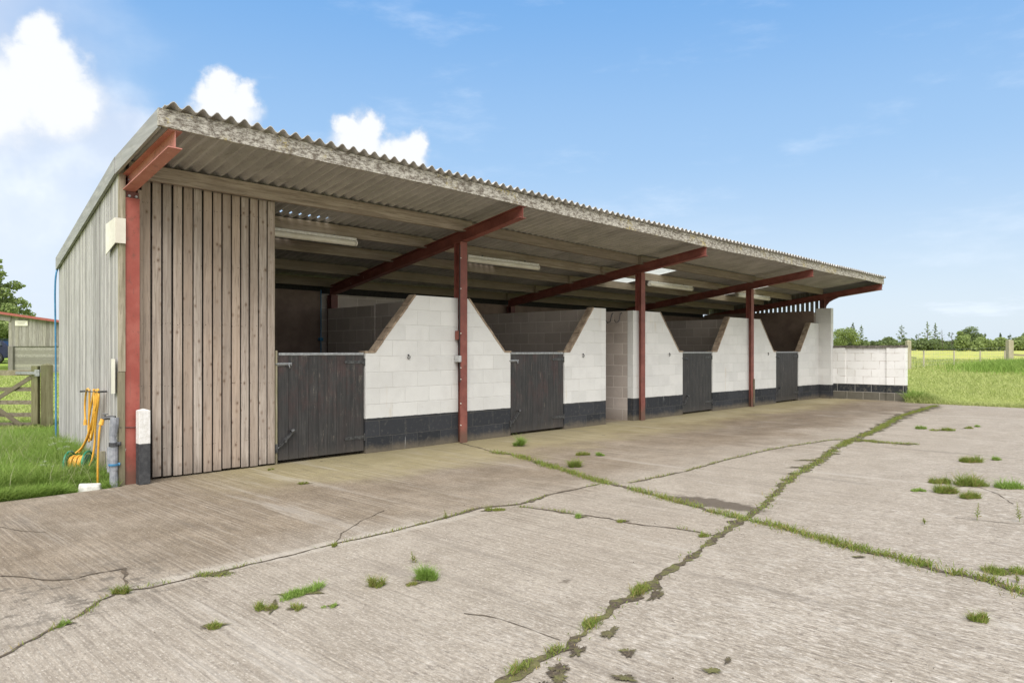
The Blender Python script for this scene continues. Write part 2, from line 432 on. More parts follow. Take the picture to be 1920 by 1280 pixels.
M_PURLIN = mat('purlin_timber', wood((0.44,0.375,0.305), (0.27,0.22,0.175), (0.43,0.345,0.24), 'x', False))
M_TRIM = mat('trim_timber', wood((0.45,0.40,0.31), (0.22,0.19,0.13), (0.36,0.33,0.19), 'z', False, .4))
M_GATE = mat('gate_timber', wood((0.33,0.29,0.22), (0.16,0.13,0.09), (0.25,0.23,0.14), 'x', False, .3))
M_POSTW = mat('green_post_timber', wood((0.33,0.31,0.19), (0.16,0.145,0.075), (0.28,0.27,0.14), 'z', False, .5))
M_BARNW = mat('barn_boards', wood((0.36,0.345,0.31), (0.20,0.185,0.16), (0.30,0.28,0.22), 'z', False))
M_BARNH = mat('barn_boards_low', wood((0.36,0.35,0.30), (0.22,0.21,0.175), (0.30,0.29,0.22), 'x', False))
M_STAKE = mat('fence_stake', wood((0.5,0.46,0.36), (0.28,0.25,0.18), (0.45,0.42,0.26), 'z', False, .2))

def m_fascia(g, b):
    p = g.pos()
    n = g.noise(g.scale(p, 1.0, 1.0, 2.2), 13, 7, .78)
    f = g.noise(g.scale(p, .5, 1, 2.2), 48, 5, .75)
    c = g.mix(g.ramp(n, .40, .60), (0.14,0.115,0.09), (0.53,0.50,0.44))
    c = g.mix(g.ramp(f, .50, .36, 0, .8), c, (0.10,0.085,0.07))
    c = g.mix(g.ramp(f, .56, .68, 0, .6), c, (0.64,0.62,0.56))
    yl = g.math('MULTIPLY', g.ramp(g.noise(p, 2.6, 4, .6), .52, .64), g.ramp(g.noise(p, 30, 4, .7), .50, .58))
    c = g.mix(g.math('MULTIPLY', yl, .75), c, (0.42,0.33,0.085))
    return {'Base Color': c, 'Roughness': .95, 'Normal': g.bump(g.math('ADD', n, f), .6, .008)}
M_FASCIA = mat('lichen_fascia', m_fascia)
def m_barge(g, b):
    p = g.pos()
    gr = g.noise(g.scale(p, 20, 1.2, 20), 1, 5, .65)
    c = g.mix(g.ramp(gr, .35, .7), (0.25,0.25,0.245), (0.36,0.355,0.345))
    c = g.mix(g.ramp(g.noise(p, 5, 5, .7), .55, .72, 0, .6), c, (0.23,0.22,0.19))
    return {'Base Color': c, 'Roughness': .85, 'Normal': g.bump(gr, .25, .004)}
M_BARGE = mat('grey_bargeboard', m_barge)

def m_sheet(g, b):
    p = g.pos(); t = g.attr('tint')
    n = g.noise(p, 2.0, 5, .65); st = g.noise(g.scale(p, 14, .8, 14), 1, 4, .6)
    c = g.mix(g.ramp(n, .35, .7), (0.37,0.355,0.33), (0.50,0.48,0.45))
    c = g.mix(g.ramp(st, .5, .75, 0, .4), c, (0.16,0.145,0.13))
    c = g.mix(g.ramp(t, 0, 1, 0, .3), c, (0.48,0.46,0.43))
    c = g.mix(g.ramp(g.noise(p, 26, 5, .75), .56, .68, 0, .5), c, (0.44,0.43,0.38))
    c = g.mix(g.ramp(g.noise(p, 40, 3, .75), .42, .3, 0, .5), c, (0.12,0.11,0.10))
    return {'Base Color': c, 'Roughness': .9, 'Normal': g.bump(g.noise(p, 60, 4, .7), .2, .004)}
M_SHEET = mat('fibre_cement_sheet', m_sheet)
def m_clear(g, b):
    b.inputs['Transmission Weight'].default_value = .0
    tr = g.node('ShaderNodeBsdfTranslucent'); tr.inputs[0].default_value = (.85,.85,.80,1)
    tp = g.node('ShaderNodeBsdfTransparent'); tp.inputs[0].default_value = (.9,.9,.86,1)
    mx = g.node('ShaderNodeMixShader'); mx.inputs[0].default_value = .35
    g.l.new(tr.outputs[0], mx.inputs[1]); g.l.new(tp.outputs[0], mx.inputs[2])
    g.l.new(mx.outputs[0], g.n['Material Output'].inputs[0])
M_CLEAR = mat('translucent_sheet', m_clear)

def steel(base, hi, low):
    def fn(g, b):
        p = g.pos(); z = g.sep(p)[2]
        n = g.noise(p, 4, 5, .65); f = g.noise(g.scale(p, 1,1,.35), 26, 5, .75)
        c = g.mix(g.ramp(n, .35, .7), base, hi)
        c = g.mix(g.ramp(f, .60, .70, 0, .7), c, low)
        c = g.mix(g.ramp(g.noise(g.scale(p,1,1,.4), 19, 3, .6), .735, .75, 0, .8), c, (0.62,0.52,0.46))
        c = g.mix(g.ramp(g.noise(p, 9, 6, .8), .56, .66, 0, .55), c, (0.11,0.058,0.04))
        run = g.noise(g.scale(p, 45, 45, 1.6), 1.0, 4, .7)
        c = g.mix(g.ramp(run, .60, .72, 0, .45), c, (0.16,0.10,0.075))
        rust = g.ramp(g.math('ADD', z, g.math('MULTIPLY', n, .5)), .62, .32)
        c = g.mix(g.math('MULTIPLY', rust, .75), c, (0.12,0.072,0.048))
        return {'Base Color': c, 'Roughness': .6, 'Normal': g.bump(f, .2, .003)}
    return fn
M_RED = mat('red_oxide_steel', steel((0.17,0.047,0.036), (0.25,0.082,0.062), (0.075,0.042,0.036)))
M_REDC = mat('red_oxide_corner', steel((0.29,0.062,0.045), (0.36,0.10,0.075), (0.13,0.05,0.04)))
M_REDLIT = mat('lit_red_steel', steel((0.42,0.16,0.125), (0.50,0.215,0.175), (0.22,0.085,0.065)))  # paler red paints the daylight on the left-facing first beam
M_REDD = mat('dark_red_steel', steel((0.115,0.036,0.030), (0.17,0.055,0.045), (0.05,0.028,0.024)))

def m_door(g, b):
    p = g.pos(); t = g.attr('tint')
    sh = g.vmath('ADD', p, g.comb(g.math('MULTIPLY', t, 31.0), 0, g.math('MULTIPLY', t, 17.0)))
    gr = g.noise(g.scale(sh, 40, 40, 2.0), 1, 5, .65)
    x, y, z = g.sep(p)
    c = g.mix(g.ramp(gr, .35, .7), (0.022,0.021,0.021), (0.058,0.054,0.052))
    rd = g.math('MULTIPLY', g.ramp(g.noise(g.scale(sh,1.5,1,1), 2.2, 5, .7), .44, .62), g.ramp(z, .35, .9, .25, 1))
    rd = g.math('MULTIPLY', rd, g.ramp(x, 14.5, 9.5, .1, 1))
    c = g.mix(g.math('MULTIPLY', rd, .42), c, (0.085,0.036,0.032))
    sc = g.math('MULTIPLY', g.ramp(g.noise(g.scale(sh, 30, 1, 4.0), 1.0, 6, .8), .56, .68), g.ramp(g.noise(p, 3.5, 4, .6), .42, .58))
    c = g.mix(g.math('MULTIPLY', sc, .8), c, (0.24,0.205,0.165))
    sc2 = g.math('MULTIPLY', g.ramp(g.noise(g.scale(p, 5, 1, 26), 1.0, 5, .75), .65, .72), g.ramp(z, .9, 1.15))
    c = g.mix(g.math('MULTIPLY', sc2, .6), c, (0.33,0.29,0.25))
    c = g.mix(g.ramp(g.math('ADD', z, g.math('MULTIPLY', gr, .2)), .30, .12, 0, .4), c, (0.11,0.09,0.07))
    return {'Base Color': g.mix(g.ramp(g.noise(p, 2.0, 5, .7), .36, .58, .15, .75), c, g.mix(.5, c, (0.012,0.012,0.013))), 'Roughness': .6, 'Normal': g.bump(gr, .5, .005)}
M_DOOR = mat('dark_stained_door', m_door)
def plain(c1, c2, rough=.6, metal=0, scale=20, bump=.15):
    def fn(g, b):
        p = g.pos(); n = g.noise(p, scale, 5, .7)
        return {'Base Color': g.mix(g.ramp(n, .35, .68), c1, c2), 'Roughness': rough, 'Metallic': metal, 'Normal': g.bump(n, bump, .004)}
    return fn
M_IRON = mat('dark_ironmongery', plain((0.05,0.05,0.052), (0.13,0.13,0.13), .5, .6))
M_GALV = mat('galvanised_metal', plain((0.26,0.265,0.27), (0.42,0.43,0.44), .5, .6))
M_CAP = mat('brown_brick_capping', plain((0.20,0.145,0.10), (0.37,0.29,0.21), .9, 0, 9, .4))
M_COPE = mat('dark_coping_brick', plain((0.085,0.075,0.06), (0.19,0.17,0.145), .9, 0, 14, .4))
M_LINING = mat('brown_board_lining', plain((0.17,0.118,0.09), (0.235,0.17,0.135), .8, 0, 2.5, .1))
M_TUBE = mat('light_diffuser', plain((0.66,0.62,0.53), (0.78,0.74,0.66), .45, 0, 4, 0))
M_WPAINT = mat('chipped_white_paint', plain((0.60,0.58,0.54), (0.74,0.73,0.71), .7, 0, 30, .2))
M_CREAM = mat('cream_patch_board', plain((0.62,0.585,0.50), (0.74,0.71,0.62), .7, 0, 3, .05))
M_BLK = mat('black_paint', plain((0.028,0.029,0.032), (0.06,0.06,0.062), .7, 0, 22, .3))
M_GREY = mat('grey_pipe_lagging', plain((0.17,0.18,0.20), (0.30,0.31,0.33), .6, 0, 12, .3))
M_YEL = mat('yellow_hose', plain((0.66,0.33,0.035), (0.78,0.44,0.07), .4, 0, 8, 0))
M_GRN = mat('green_reel_plastic', plain((0.01,0.17,0.085), (0.02,0.24,0.12), .4, 0, 8, 0))
M_BLUE = mat('blue_water_pipe', plain((0.035,0.16,0.30), (0.07,0.24,0.42), .5, 0, 8, 0))
M_STONE = mat('pale_slab_stone', plain((0.46,0.44,0.40), (0.68,0.66,0.62), .9, 0, 16, .5))
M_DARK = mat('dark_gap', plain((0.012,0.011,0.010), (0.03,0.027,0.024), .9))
M_REDR = mat('red_roof_edge', plain((0.25,0.06,0.05), (0.33,0.10,0.08), .7))
M_GRIT = mat('grit', lambda g, b: {'Base Color': g.mix(g.ramp(g.attr('tint'), .3, .9), (0.07,0.055,0.04), (0.38,0.35,0.31)), 'Roughness': .95})
M_SOIL = mat('joint_soil', plain((0.055,0.040,0.026), (0.13,0.098,0.065), .95, 0, 25, .5))
def m_moss(g, b):
    p = g.pos(); n = g.noise(p, 7, 5, .7); f = g.noise(p, 60, 4, .75)
    c = g.mix(g.ramp(n, .42, .60), (0.060,0.043,0.027), (0.115,0.110,0.032))
    c = g.mix(g.ramp(f, .5, .68, 0, .6), c, (0.19,0.15,0.085))
    c = g.mix(g.ramp(f, .45, .32, 0, .6), c, (0.03,0.022,0.015))
    return {'Base Color': c, 'Roughness': .95, 'Normal': g.bump(f, .9, .008)}
M_MOSS = mat('joint_moss', m_moss)
M_BARK = mat('bark', plain((0.06,0.05,0.04), (0.13,0.11,0.085), .9))
M_CARB = mat('dark_blue_car_paint', plain((0.010,0.014,0.035), (0.014,0.019,0.045), .18, .3, 2, 0))
M_GLASS = mat('dark_car_glass', plain((0.02,0.03,0.035), (0.03,0.04,0.045), .05, 0, 2, 0))
M_TYRE = mat('tyre_rubber', plain((0.015,0.015,0.015), (0.03,0.03,0.03), .8))
M_RIM = mat('wheel_rim', plain((0.4,0.4,0.41), (0.5,0.5,0.5), .3, .8))
M_CONDUIT = mat('conduit_plastic', plain((0.38,0.39,0.39), (0.50,0.50,0.50), .5))
M_CABLE = mat('black_cable', plain((0.012,0.012,0.013), (0.02,0.02,0.02), .5))

def foliage(c1, c2, c3, sss=.0, yellow=None):
    def fn(g, b):
        p = g.pos(); t = g.attr('tint')
        c = g.mix(t, c1, c2)
        c = g.mix(g.ramp(g.noise(p, 1.2, 4, .6), .4, .7, 0, .7), c, c3)
        if yellow: c = g.mix(g.ramp(g.math('FRACT', g.math('MULTIPLY', t, 5.7)), .74, .78), c, yellow)
        df = g.node('ShaderNodeBsdfDiffuse'); g.put(df.inputs[0], c)
        tr = g.node('ShaderNodeBsdfTranslucent'); g.put(tr.inputs[0], g.mix(.5, c, (.30,.42,.06)))
        mx = g.node('ShaderNodeMixShader'); mx.inputs[0].default_value = .3
        g.l.new(df.outputs[0], mx.inputs[1]); g.l.new(tr.outputs[0], mx.inputs[2])
        g.l.new(mx.outputs[0], g.n['Material Output'].inputs[0])
    return fn
M_GRASS = mat('grass_blades', foliage((0.15,0.24,0.05), (0.30,0.39,0.11), (0.20,0.32,0.065)))
M_FGRASS = mat('meadow_blades', foliage((0.31,0.36,0.12), (0.46,0.47,0.21), (0.38,0.42,0.15)))
M_JGRASS = mat('joint_grass_blades', foliage((0.12,0.18,0.035), (0.26,0.31,0.08), (0.20,0.22,0.05), yellow=(0.30,0.235,0.10)))
M_SEED = mat('seed_head_stems', foliage((0.34,0.33,0.20), (0.46,0.44,0.30), (0.30,0.30,0.15)))
M_WHITEF = mat('white_umbel_flowers', foliage((0.55,0.58,0.50), (0.68,0.70,0.62), (0.60,0.62,0.52)))
M_LEAFA = mat('mid_green_leaves', foliage((0.11,0.15,0.07), (0.23,0.28,0.13), (0.16,0.20,0.095)))
M_LEAFB = mat('light_green_leaves', foliage((0.15,0.20,0.07), (0.30,0.36,0.14), (0.22,0.27,0.11)))
M_LEAFC = mat('dark_green_leaves', foliage((0.08,0.11,0.06), (0.15,0.19,0.10), (0.11,0.145,0.08)))

def m_field(g, b):
    p = g.pos(); x, y, z = g.sep(p)
    r = g.vmath('LENGTH', p)
    n = g.noise(p, .22, 5, .6); m = g.noise(g.scale(p,1,1,1), 2.4, 6, .7); f = g.noise(p, 30, 4, .75)
    c = g.mix(g.ramp(m, .35, .7), (0.26,0.32,0.08), (0.40,0.43,0.15))
    c = g.mix(g.ramp(n, .45, .65, 0, .55), c, (0.44,0.42,0.19))
    c = g.mix(g.ramp(f, .5, .3, 0, .5), c, (0.15,0.20,0.05))
    far = g.ramp(r, 38, 58)
    yl = g.math('MULTIPLY', far, g.ramp(g.noise(g.scale(p, 1,1,1), 1.1, 6, .8), .44, .60))
    c = g.mix(g.math('MULTIPLY', yl, .62), c, (0.62,0.53,0.09))
    c = g.mix(g.math('MULTIPLY', g.ramp(y, 14, 17), g.ramp(x, 20, 14)), c, g.mix(m, (0.22,0.32,0.05), (0.36,0.45,0.09)))
    # bare earth right beside the slab on the hay-side
    return {'Base Color': c, 'Roughness': .95, 'Normal': g.bump(f, .6, .03), 'Specular IOR Level': .1}
M_FIELD = mat('meadow_ground', m_field)

# ================================================================== THE GROUND
def build_field():
    angs = np.radians(np.arange(-180, 180.01, 3)); rs = [0,8,16,22,26,30,35,41,44,47,52,58,70,85,100,120,140,180,260,400,700,1200]
    v = []; f = []
    for r in rs:
        for a in angs[:-1]:
            x, y = r*math.cos(a), r*math.sin(a)
            v.append((x, y, h_at(x, y) - 0.03 + (0 if r < 22 else .04*mnoise.noise((x*.15, y*.15, 0)))))
    n = len(angs)-1
    for i in range(len(rs)-1):
        for k in range(n):
            f.append((i*n+k, (i+1)*n+k, (i+1)*n+(k+1) % n, i*n+(k+1) % n))
    m = MB(); m.add(v, f, .5)
    o = m.build('field', M_FIELD, smooth=True)
    tag(o, kind='structure')
build_field()

def build_slab():
    m = MB()
    rng = random.Random(3)
    # outline of the yard slab, a little ragged where the grass meets it
    pts = []
    x = -14.0
    while x < 2.62:
        pts.append((x, 8.30 + rng.uniform(-.025, .02) + (0 if x > 1 else 0))); x += .35
    pts += [(2.62, 8.33), (2.66, 12.44), (22.6, 12.44), (22.6, 6.0)]
    y = 5.9
    while y > -14:
        pts.append((22.02 + rng.uniform(-.06, .06) - (5.9-y)*.03, y)); y -= .4
    pts += [(20, -14), (-14, -14)]
    n = len(pts)
    v = [(a, b, 0.0) for a, b in pts] + [(a, b, -.09) for a, b in pts]
    f = [list(range(n-1, -1, -1))] + [[i, (i+1) % n, (i+1) % n + n, i+n] for i in range(n)]
    m.add(v, f, .5)
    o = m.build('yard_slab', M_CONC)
    tag(o, kind='structure')
build_slab()

LINES = {
 'front': [(0.608, 3.944), (0.753, 4.096), (0.909, 4.223), (1.021, 4.304), (1.205, 4.439), (1.334, 4.61), (1.428, 4.684), (1.585, 4.661), (1.768, 4.645), (1.938, 4.654), (2.108, 4.641), (2.461, 4.662), (2.899, 4.683), (3.272, 4.672), (3.601, 4.695), (4.031, 4.731), (4.543, 4.805), (4.762, 4.71), (4.916, 4.65), (5.528, 4.744), (6.243, 4.713)],
 'frontb': [(6.542, 4.539), (7.559, 4.48), (8.625, 4.56), (9.762, 4.584), (10.579, 4.549), (11.938, 4.343), (12.522, 4.043)],
 'cross': [(7.526, 8.422), (7.324, 7.745), (7.127, 7.155), (7.183, 6.948), (6.928, 6.313), (6.644, 5.534), (6.339, 4.749), (6.289, 4.363), (6.09, 3.786), (5.893, 3.22), (5.823, 2.879), (5.777, 2.574), (5.647, 2.216), (5.515, 1.854), (5.462, 1.485), (5.344, 1.262), (5.33, 0.963), (5.194, 0.777), (5.124, 0.567)],
 'diag': [(2.052, 2.171), (2.216, 2.208), (2.451, 2.233), (2.691, 2.241), (2.996, 2.314), (3.297, 2.395), (3.61, 2.428), (3.979, 2.513), (4.363, 2.586), (4.886, 2.67), (5.433, 2.801), (5.839, 2.862), (6.398, 2.952), (7.243, 3.17), (8.305, 3.444), (9.362, 3.606), (10.668, 3.881), (11.906, 4.084), (13.816, 4.279), (17.371, 4.83), (21.38, 5.11)],
 'branch': [(4.832, 4.571), (4.937, 4.302), (4.941, 3.993), (5.023, 3.706), (5.039, 3.336), (5.144, 3.049), (5.141, 2.763), (5.474, 2.809)],
 'right': [(11.906, 4.084), (12.225, 3.947), (12.188, 3.696), (12.152, 3.454), (12.312, 3.198)],
 'crackl': [(1.024, 5.568), (1.215, 5.247), (1.341, 5.162), (1.505, 5.199), (1.642, 5.173), (1.517, 4.759)],
 'cracka': [(2.928, 4.694), (3.143, 4.922), (3.517, 5.178), (3.863, 5.35)],
 'crackb': [(2.657, 2.939), (2.745, 2.735), (2.748, 2.467), (2.747, 2.322)],
 'crackc': [(4.263, 8.276), (4.106, 7.532), (4.07, 6.785), (4.211, 6.106)],
 'crackd': [(1.308, 7.116), (1.4, 6.845), (1.521, 6.648)],
 'cracke': [(7.148, 1.565), (7.19, 1.299), (7.259, 1.068)],
 'crackf': [(9.111, 1.883), (8.65, 1.517), (8.154, 1.303)],
}
def resample(P, step):
    P = [Vector((a, b, 0)) for a, b in P]; out = []
    for a, b in zip(P, P[1:]):
        n = max(1, int((b-a).length/step))
        for i in range(n): out.append(a.lerp(b, i/n))
    out.append(P[-1]); return out
def ribbon(m, P, wfun, z, jitter, step=.03, seed=0):
    rng = random.Random(seed); pts = resample(P, step); vs = []; n = len(pts)
    for i, p in enumerate(pts):
        a = pts[max(0, i-2)]; b = pts[min(n-1, i+2)]; d = (b-a).normalized(); s = Vector((-d.y, d.x, 0))
        w = wfun(i/(n-1), p)
        wob = s*(mnoise.noise((p.x*2.2, p.y*2.2, seed))*.022 + mnoise.noise((p.x*9, p.y*9, seed+5))*.02)*(1 if w > .01 else .6)
        l = max(.0015, w*(.5+jitter*mnoise.noise((p.x*7, p.y*7, seed+9)) + jitter*.6*mnoise.noise((p.x*23, p.y*23, seed+2))))
        r = max(.0015, w*(.5+jitter*mnoise.noise((p.x*7, p.y*7, seed+31)) + jitter*.6*mnoise.noise((p.x*23, p.y*23, seed+14))))
        vs += [(p+wob+s*l)+Vector((0,0,z)), (p+wob-s*r)+Vector((0,0,z))]
    m.add(vs, [(2*i+1, 2*i+3, 2*i+2, 2*i) for i in range(n-1)], .5)
    return pts
def near(v, a, b): return max(0, min(1, (v-a)/(b-a)))
ms = MB()
ribbon(ms, LINES['front'], lambda t, p: .020 + .028*near(p.x, 3.6, 4.3)*(1-near(p.x,5.2,6)) + .012*(mnoise.noise((p.x*2,1,0))), .004, .7, seed=1)
ribbon(ms, LINES['frontb'], lambda t, p: .03, .004, .7, seed=2)
ribbon(ms, LINES['cross'], lambda t, p: .05+.02*mnoise.noise((p.y,2,0)) if p.y < 7.3 else .02, .004, .7, seed=3)
ribbon(ms, LINES['branch'], lambda t, p: .022+.015*mnoise.noise((p.y*3,2,0)), .004, .8, seed=5)
o = ms.build('joint_soil', M_SOIL); tag(o, 'dark soil packed into the joints between the concrete slabs', 'soil', kind='stuff')
mm = MB()
ribbon(mm, LINES['diag'], lambda t, p: max(.018, .058+.055*mnoise.noise((p.x*1.5,4,0)) + .010*near(p.x,6,16)*p.x), .005, .95, seed=4)
ribbon(mm, LINES['right'], lambda t, p: .12+.1*mnoise.noise((p.y*3,8,0)), .009, .9, seed=6)
o = mm.build('joint_moss', M_MOSS); tag(o, 'brown moss filling the long diagonal joint in the concrete', 'moss', kind='stuff')
mc = MB()
for i, k in enumerate(('crackl','cracka','crackb','crackd','cracke','crackf')):
    ribbon(mc, LINES[k], lambda t, p: (.007 if k != 'crackl' else .016)*(1+.8*mnoise.noise((p.x*5, p.y*5, 3))), .004, .9, seed=20+i)
o = mc.build('slab_crack', M_SOIL); tag(o, kind='structure')

# mossy dirt pads lying on the concrete below tufts, and loose dark flakes
def blob(m, x, y, rx, ry, ang, z, seed, n=64):
    rng = random.Random(seed); vs = [(x, y, z)]
    for i in range(n):
        t = 2*math.pi*i/n
        k = .85 + .6*mnoise.noise((math.cos(t)*1.5, math.sin(t)*1.5, seed*1.3)) + .6*mnoise.noise((math.cos(t)*5, math.sin(t)*5, seed*2.1)) + .4*mnoise.noise((math.cos(t)*13, math.sin(t)*13, seed*2.1))
        a, b_ = rx*math.cos(t)*k, ry*math.sin(t)*k
        vs.append((x + a*math.cos(ang) - b_*math.sin(ang), y + a*math.sin(ang) + b_*math.cos(ang), z))
    m.add(vs, [(0, i+1, (i+1) % n + 1) for i in range(n)], .5)

# ------------------------------------------------------------------ grass
def blades(name, P, H, W, material, seed=0, lean=.45, curl=.5):
    """P (n,3) feet, H (n,) heights, W (n,) widths"""
    rng = np.random.default_rng(seed); n = len(P)
    P = np.asarray(P, dtype=np.float64); H = np.asarray(H)[:, None]; W = np.asarray(W)[:, None]
    a = rng.uniform(0, 2*np.pi, n)
    side = np.stack([np.cos(a), np.sin(a), np.zeros(n)], 1)
    la = rng.uniform(0, 2*np.pi, n); lm = np.abs(rng.normal(0, lean, n))
    L = np.stack([np.cos(la)*lm, np.sin(la)*lm, np.ones(n)], 1); L /= np.linalg.norm(L, axis=1)[:, None]
    bend = np.stack([np.cos(la), np.sin(la), -rng.uniform(.1, .7, n)], 1)*(rng.uniform(.1, curl, n)[:, None])*H
    v0 = P - side*W/2; v1 = P + side*W/2
    mid = P + L*H*.55 + bend*.22
    v2 = mid - side*W*.36; v3 = mid + side*W*.36
    v4 = P + L*H + bend
    V = np.stack([v0, v1, v3, v2, v4], 1).reshape(-1, 3)
    base = np.arange(n)*5
    quads = np.stack([base, base+1, base+2, base+3], 1); tris = np.stack([base+3, base+2, base+4], 1)
    me = bpy.data.meshes.new(name)
    me.vertices.add(n*5); me.vertices.foreach_set('co', V.ravel())
    loops = np.concatenate([quads.ravel(), tris.ravel()]); me.loops.add(len(loops)); me.loops.foreach_set('vertex_index', loops)
    me.polygons.add(2*n)
    ls = np.concatenate([np.arange(n)*4, n*4 + np.arange(n)*3]); me.polygons.foreach_set('loop_start', ls)
    me.materials.append(material)
    t = rng.uniform(0, 1, n); at_ = me.attributes.new('tint', 'FLOAT', 'FACE'); at_.data.foreach_set('value', np.concatenate([t, t]))
    me.update(calc_edges=True); me.validate()
    o = bpy.data.objects.new(name, me); col.objects.link(o)
    return o

rng = np.random.default_rng(5)
def left_grass():
    n = 95000
    y = 8.36 + (rng.random(n)**1.7)*9.0
    x0 = .10*y; x1 = np.where(y < 12.5, 2.60 + .105*(y-8.4) - .02, .235*y + 1.4)
    x = x0 + (x1-x0)*rng.random(n)
    m = np.array([.5+.5*mnoise.noise((a*1.3, b*1.3, 0)) for a, b in zip(x, y)])
    near_wall = np.clip(1-(x1-x)/.35, 0, 1)*(y < 12.4)
    h = (.07 + .16*m + .14*rng.random(n))*np.where(y < 8.7, .55, 1) + .10*near_wall*rng.random(n)
    h = np.where(y > 13.5, h*.6, h)
    h = np.where(y > 14.8, h*.6, h)
    # keep the slab stone, the reel and the pipe clear
    ok = ~((np.abs(x-2.33) < .14) & (np.abs(y-8.46) < .12)) & ~((np.hypot(x-2.52, y-9.5) < .13) & (rng.random(n) < .75))
    h = h*1.25; h = np.where(np.hypot(x-2.42, y-9.2) < .40, h*.75, h)
    h = np.where((x > 2.1) & (y < 9.0), h*.5, h)
    P = np.stack([x, y, np.full(n, -.03)], 1)[ok]
    o = blades('grass', P, h[ok], .0045 + .004*rng.random(ok.sum()), M_GRASS, 1, .5, .8)
    tag(o, 'long bright green grass at the foot of the boarded end wall', 'grass', kind='stuff')
    # seed stalks
    n = 900; y = 8.5 + rng.random(n)*5.5; x = .12*y + (2.6-.12*y)*rng.random(n)
    P = np.stack([x, y, np.full(n, -.03)], 1)
    s = blades('seeding_grass', P, .28+.22*rng.random(n), np.full(n, .004), M_SEED, 2, .3, .5)
    tag(s, 'thin straw coloured seed stalks in the long grass by the end wall', 'grass', kind='stuff')
left_grass()

def paddock_left():
    n = 40000
    y = 15.6 + rng.random(n)**1.4*24; x = y*(.12 + .24*rng.random(n))
    z = np.array([h_at(a, b) for a, b in zip(x, y)]) - .04
    o = blades('paddock_grass', np.stack([x, y, z], 1), .06+.08*rng.random(n), .008+.0008*y, M_FGRASS, 4, .5, .6)
    tag(o, 'short yellow green paddock grass beyond the wooden gate', 'grass', kind='stuff')
paddock_left()

def meadow_right():
    n = 130000
    u = rng.random(n); d = 21.9 + 36*u**1.8
    sl = rng.random(n)*.46 - .03
    x = d + rng.random(n)*.3; y = x*sl
    ok = ~((x < 23.3) & (y > 6.0)); x = x[ok]; y = y[ok]; n = len(x)
    z = np.array([h_at(a, b) for a, b in zip(x, y)]) - .04
    m = np.array([mnoise.noise((a*.5, b*.5, 3)) for a, b in zip(x, y)])
    h = (.05 + .05*rng.random(n) + .05*np.clip(m, 0, 1))*(1+.02*(x-22))
    edge = np.exp(-((x-22.2)/.35)**2); h = h*(1+1.0*edge)
    h = h*(1+.7*np.exp(-(((x-36)/7)**2+((y-6)/2.0)**2)))
    h = h + .42*np.exp(-(((x-22.7)/.55)**2 + ((y-5.75)/.45)**2))*(.4+.6*rng.random(n))
    o = blades('meadow_grass', np.stack([x, y, z], 1), h, .010+.0012*(x-20), M_FGRASS, 6, .5, .6)
    tag(o, 'pale green meadow grass beyond the end of the concrete', 'grass', kind='stuff')
meadow_right()

def wall_end_grass():
    n = 5200
    x = 22.25 + rng.random(n)*1.3; y = 5.35 + rng.random(n)*.95
    ok = ~((x < 22.7) & (y > 6.05)); x = x[ok]; y = y[ok]; n = len(x)
    h = (.16+.34*rng.random(n))*np.exp(-((y-6.0)/.55)**2)*np.exp(-((x-22.5)/.9)**2)+.05
    o = blades('long_grass_clump', np.stack([x, y, np.full(n, -.03)], 1), h, .012+.008*rng.random(n), M_GRASS, 8, .5, .9)
    tag(o, 'tall dark green clump of grass against the free end of the low white wall', 'grass clump')
wall_end_grass()

def joint_grass(name, key, dens, spread, hmin, hmax, label, seed, gate=None, w=.0045):
    pts = resample(LINES[key], .02); P = []; H = []
    r = random.Random(seed)
    for i, p in enumerate(pts):
        a = pts[max(0, i-2)]; b = pts[min(len(pts)-1, i+2)]; d = (b-a).normalized(); s = Vector((-d.y, d.x, 0))
        wob = s*(mnoise.noise((p.x*2.2, p.y*2.2, seed % 10))*.022)
        q = mnoise.noise((p.x*2.6+seed, p.y*2.6, seed))*.5+.5; q2 = mnoise.noise((p.x*8+seed, p.y*8, seed+3))*.5+.5
        k = dens*max(0, (q*.6+q2*.5)-.33)*2.2*(gate(p) if gate else 1)
        for _ in range(int(k + r.random())):
            g = r.gauss(0, spread)*(.5+q)
            P.append(tuple(p + wob + s*g + d*r.uniform(-.02, .02)) [:2] + (.003,)); H.append((hmin + (hmax-hmin)*r.random()*q2*1.2))
    P = np.array(P); o = blades(name, P, np.array(H), np.full(len(P), w), M_JGRASS, seed, .7, .7)
    tag(o, label, 'grass', kind='stuff')
joint_grass('joint_grass', 'cross', 38, .046, .02, .085, 'bright green grass in the joint running from the first red post to the right edge', 41, lambda p: near(p.y, 7.6, 6.9)*(1.0 if p.y > 1.35 or p.y < 1.2 else .2), .0055)
joint_grass('joint_grass', 'diag', 9, .035, .012, .045, 'low grass and moss in the long diagonal joint', 44, lambda p: (.22 if p.x < 5.8 else 1.0)*(1+.22*max(0, p.x-6)), .006)
joint_grass('joint_grass', 'front', 3.2, .012, .02, .05, 'sparse grass in the narrow joint nearest the left foreground', 43, lambda p: near(mnoise.noise((p.x*1.7, 3.3, 1)), .0, .25)*1.8)
joint_grass('joint_grass', 'frontb', 5, .014, .02, .05, 'thin line of grass in the joint parallel to the stable doors', 42)
joint_grass('joint_grass', 'branch', 5, .012, .02, .05, 'thin grass in the short branching joint in the middle of the yard', 45, lambda p: near(mnoise.noise((p.x*9, p.y*3.3, 1)), -.1, .2)*1.6)
joint_grass('joint_grass', 'right', 40, .07, .02, .06, 'grass spreading sideways where the diagonal joint forks near the far end', 46)
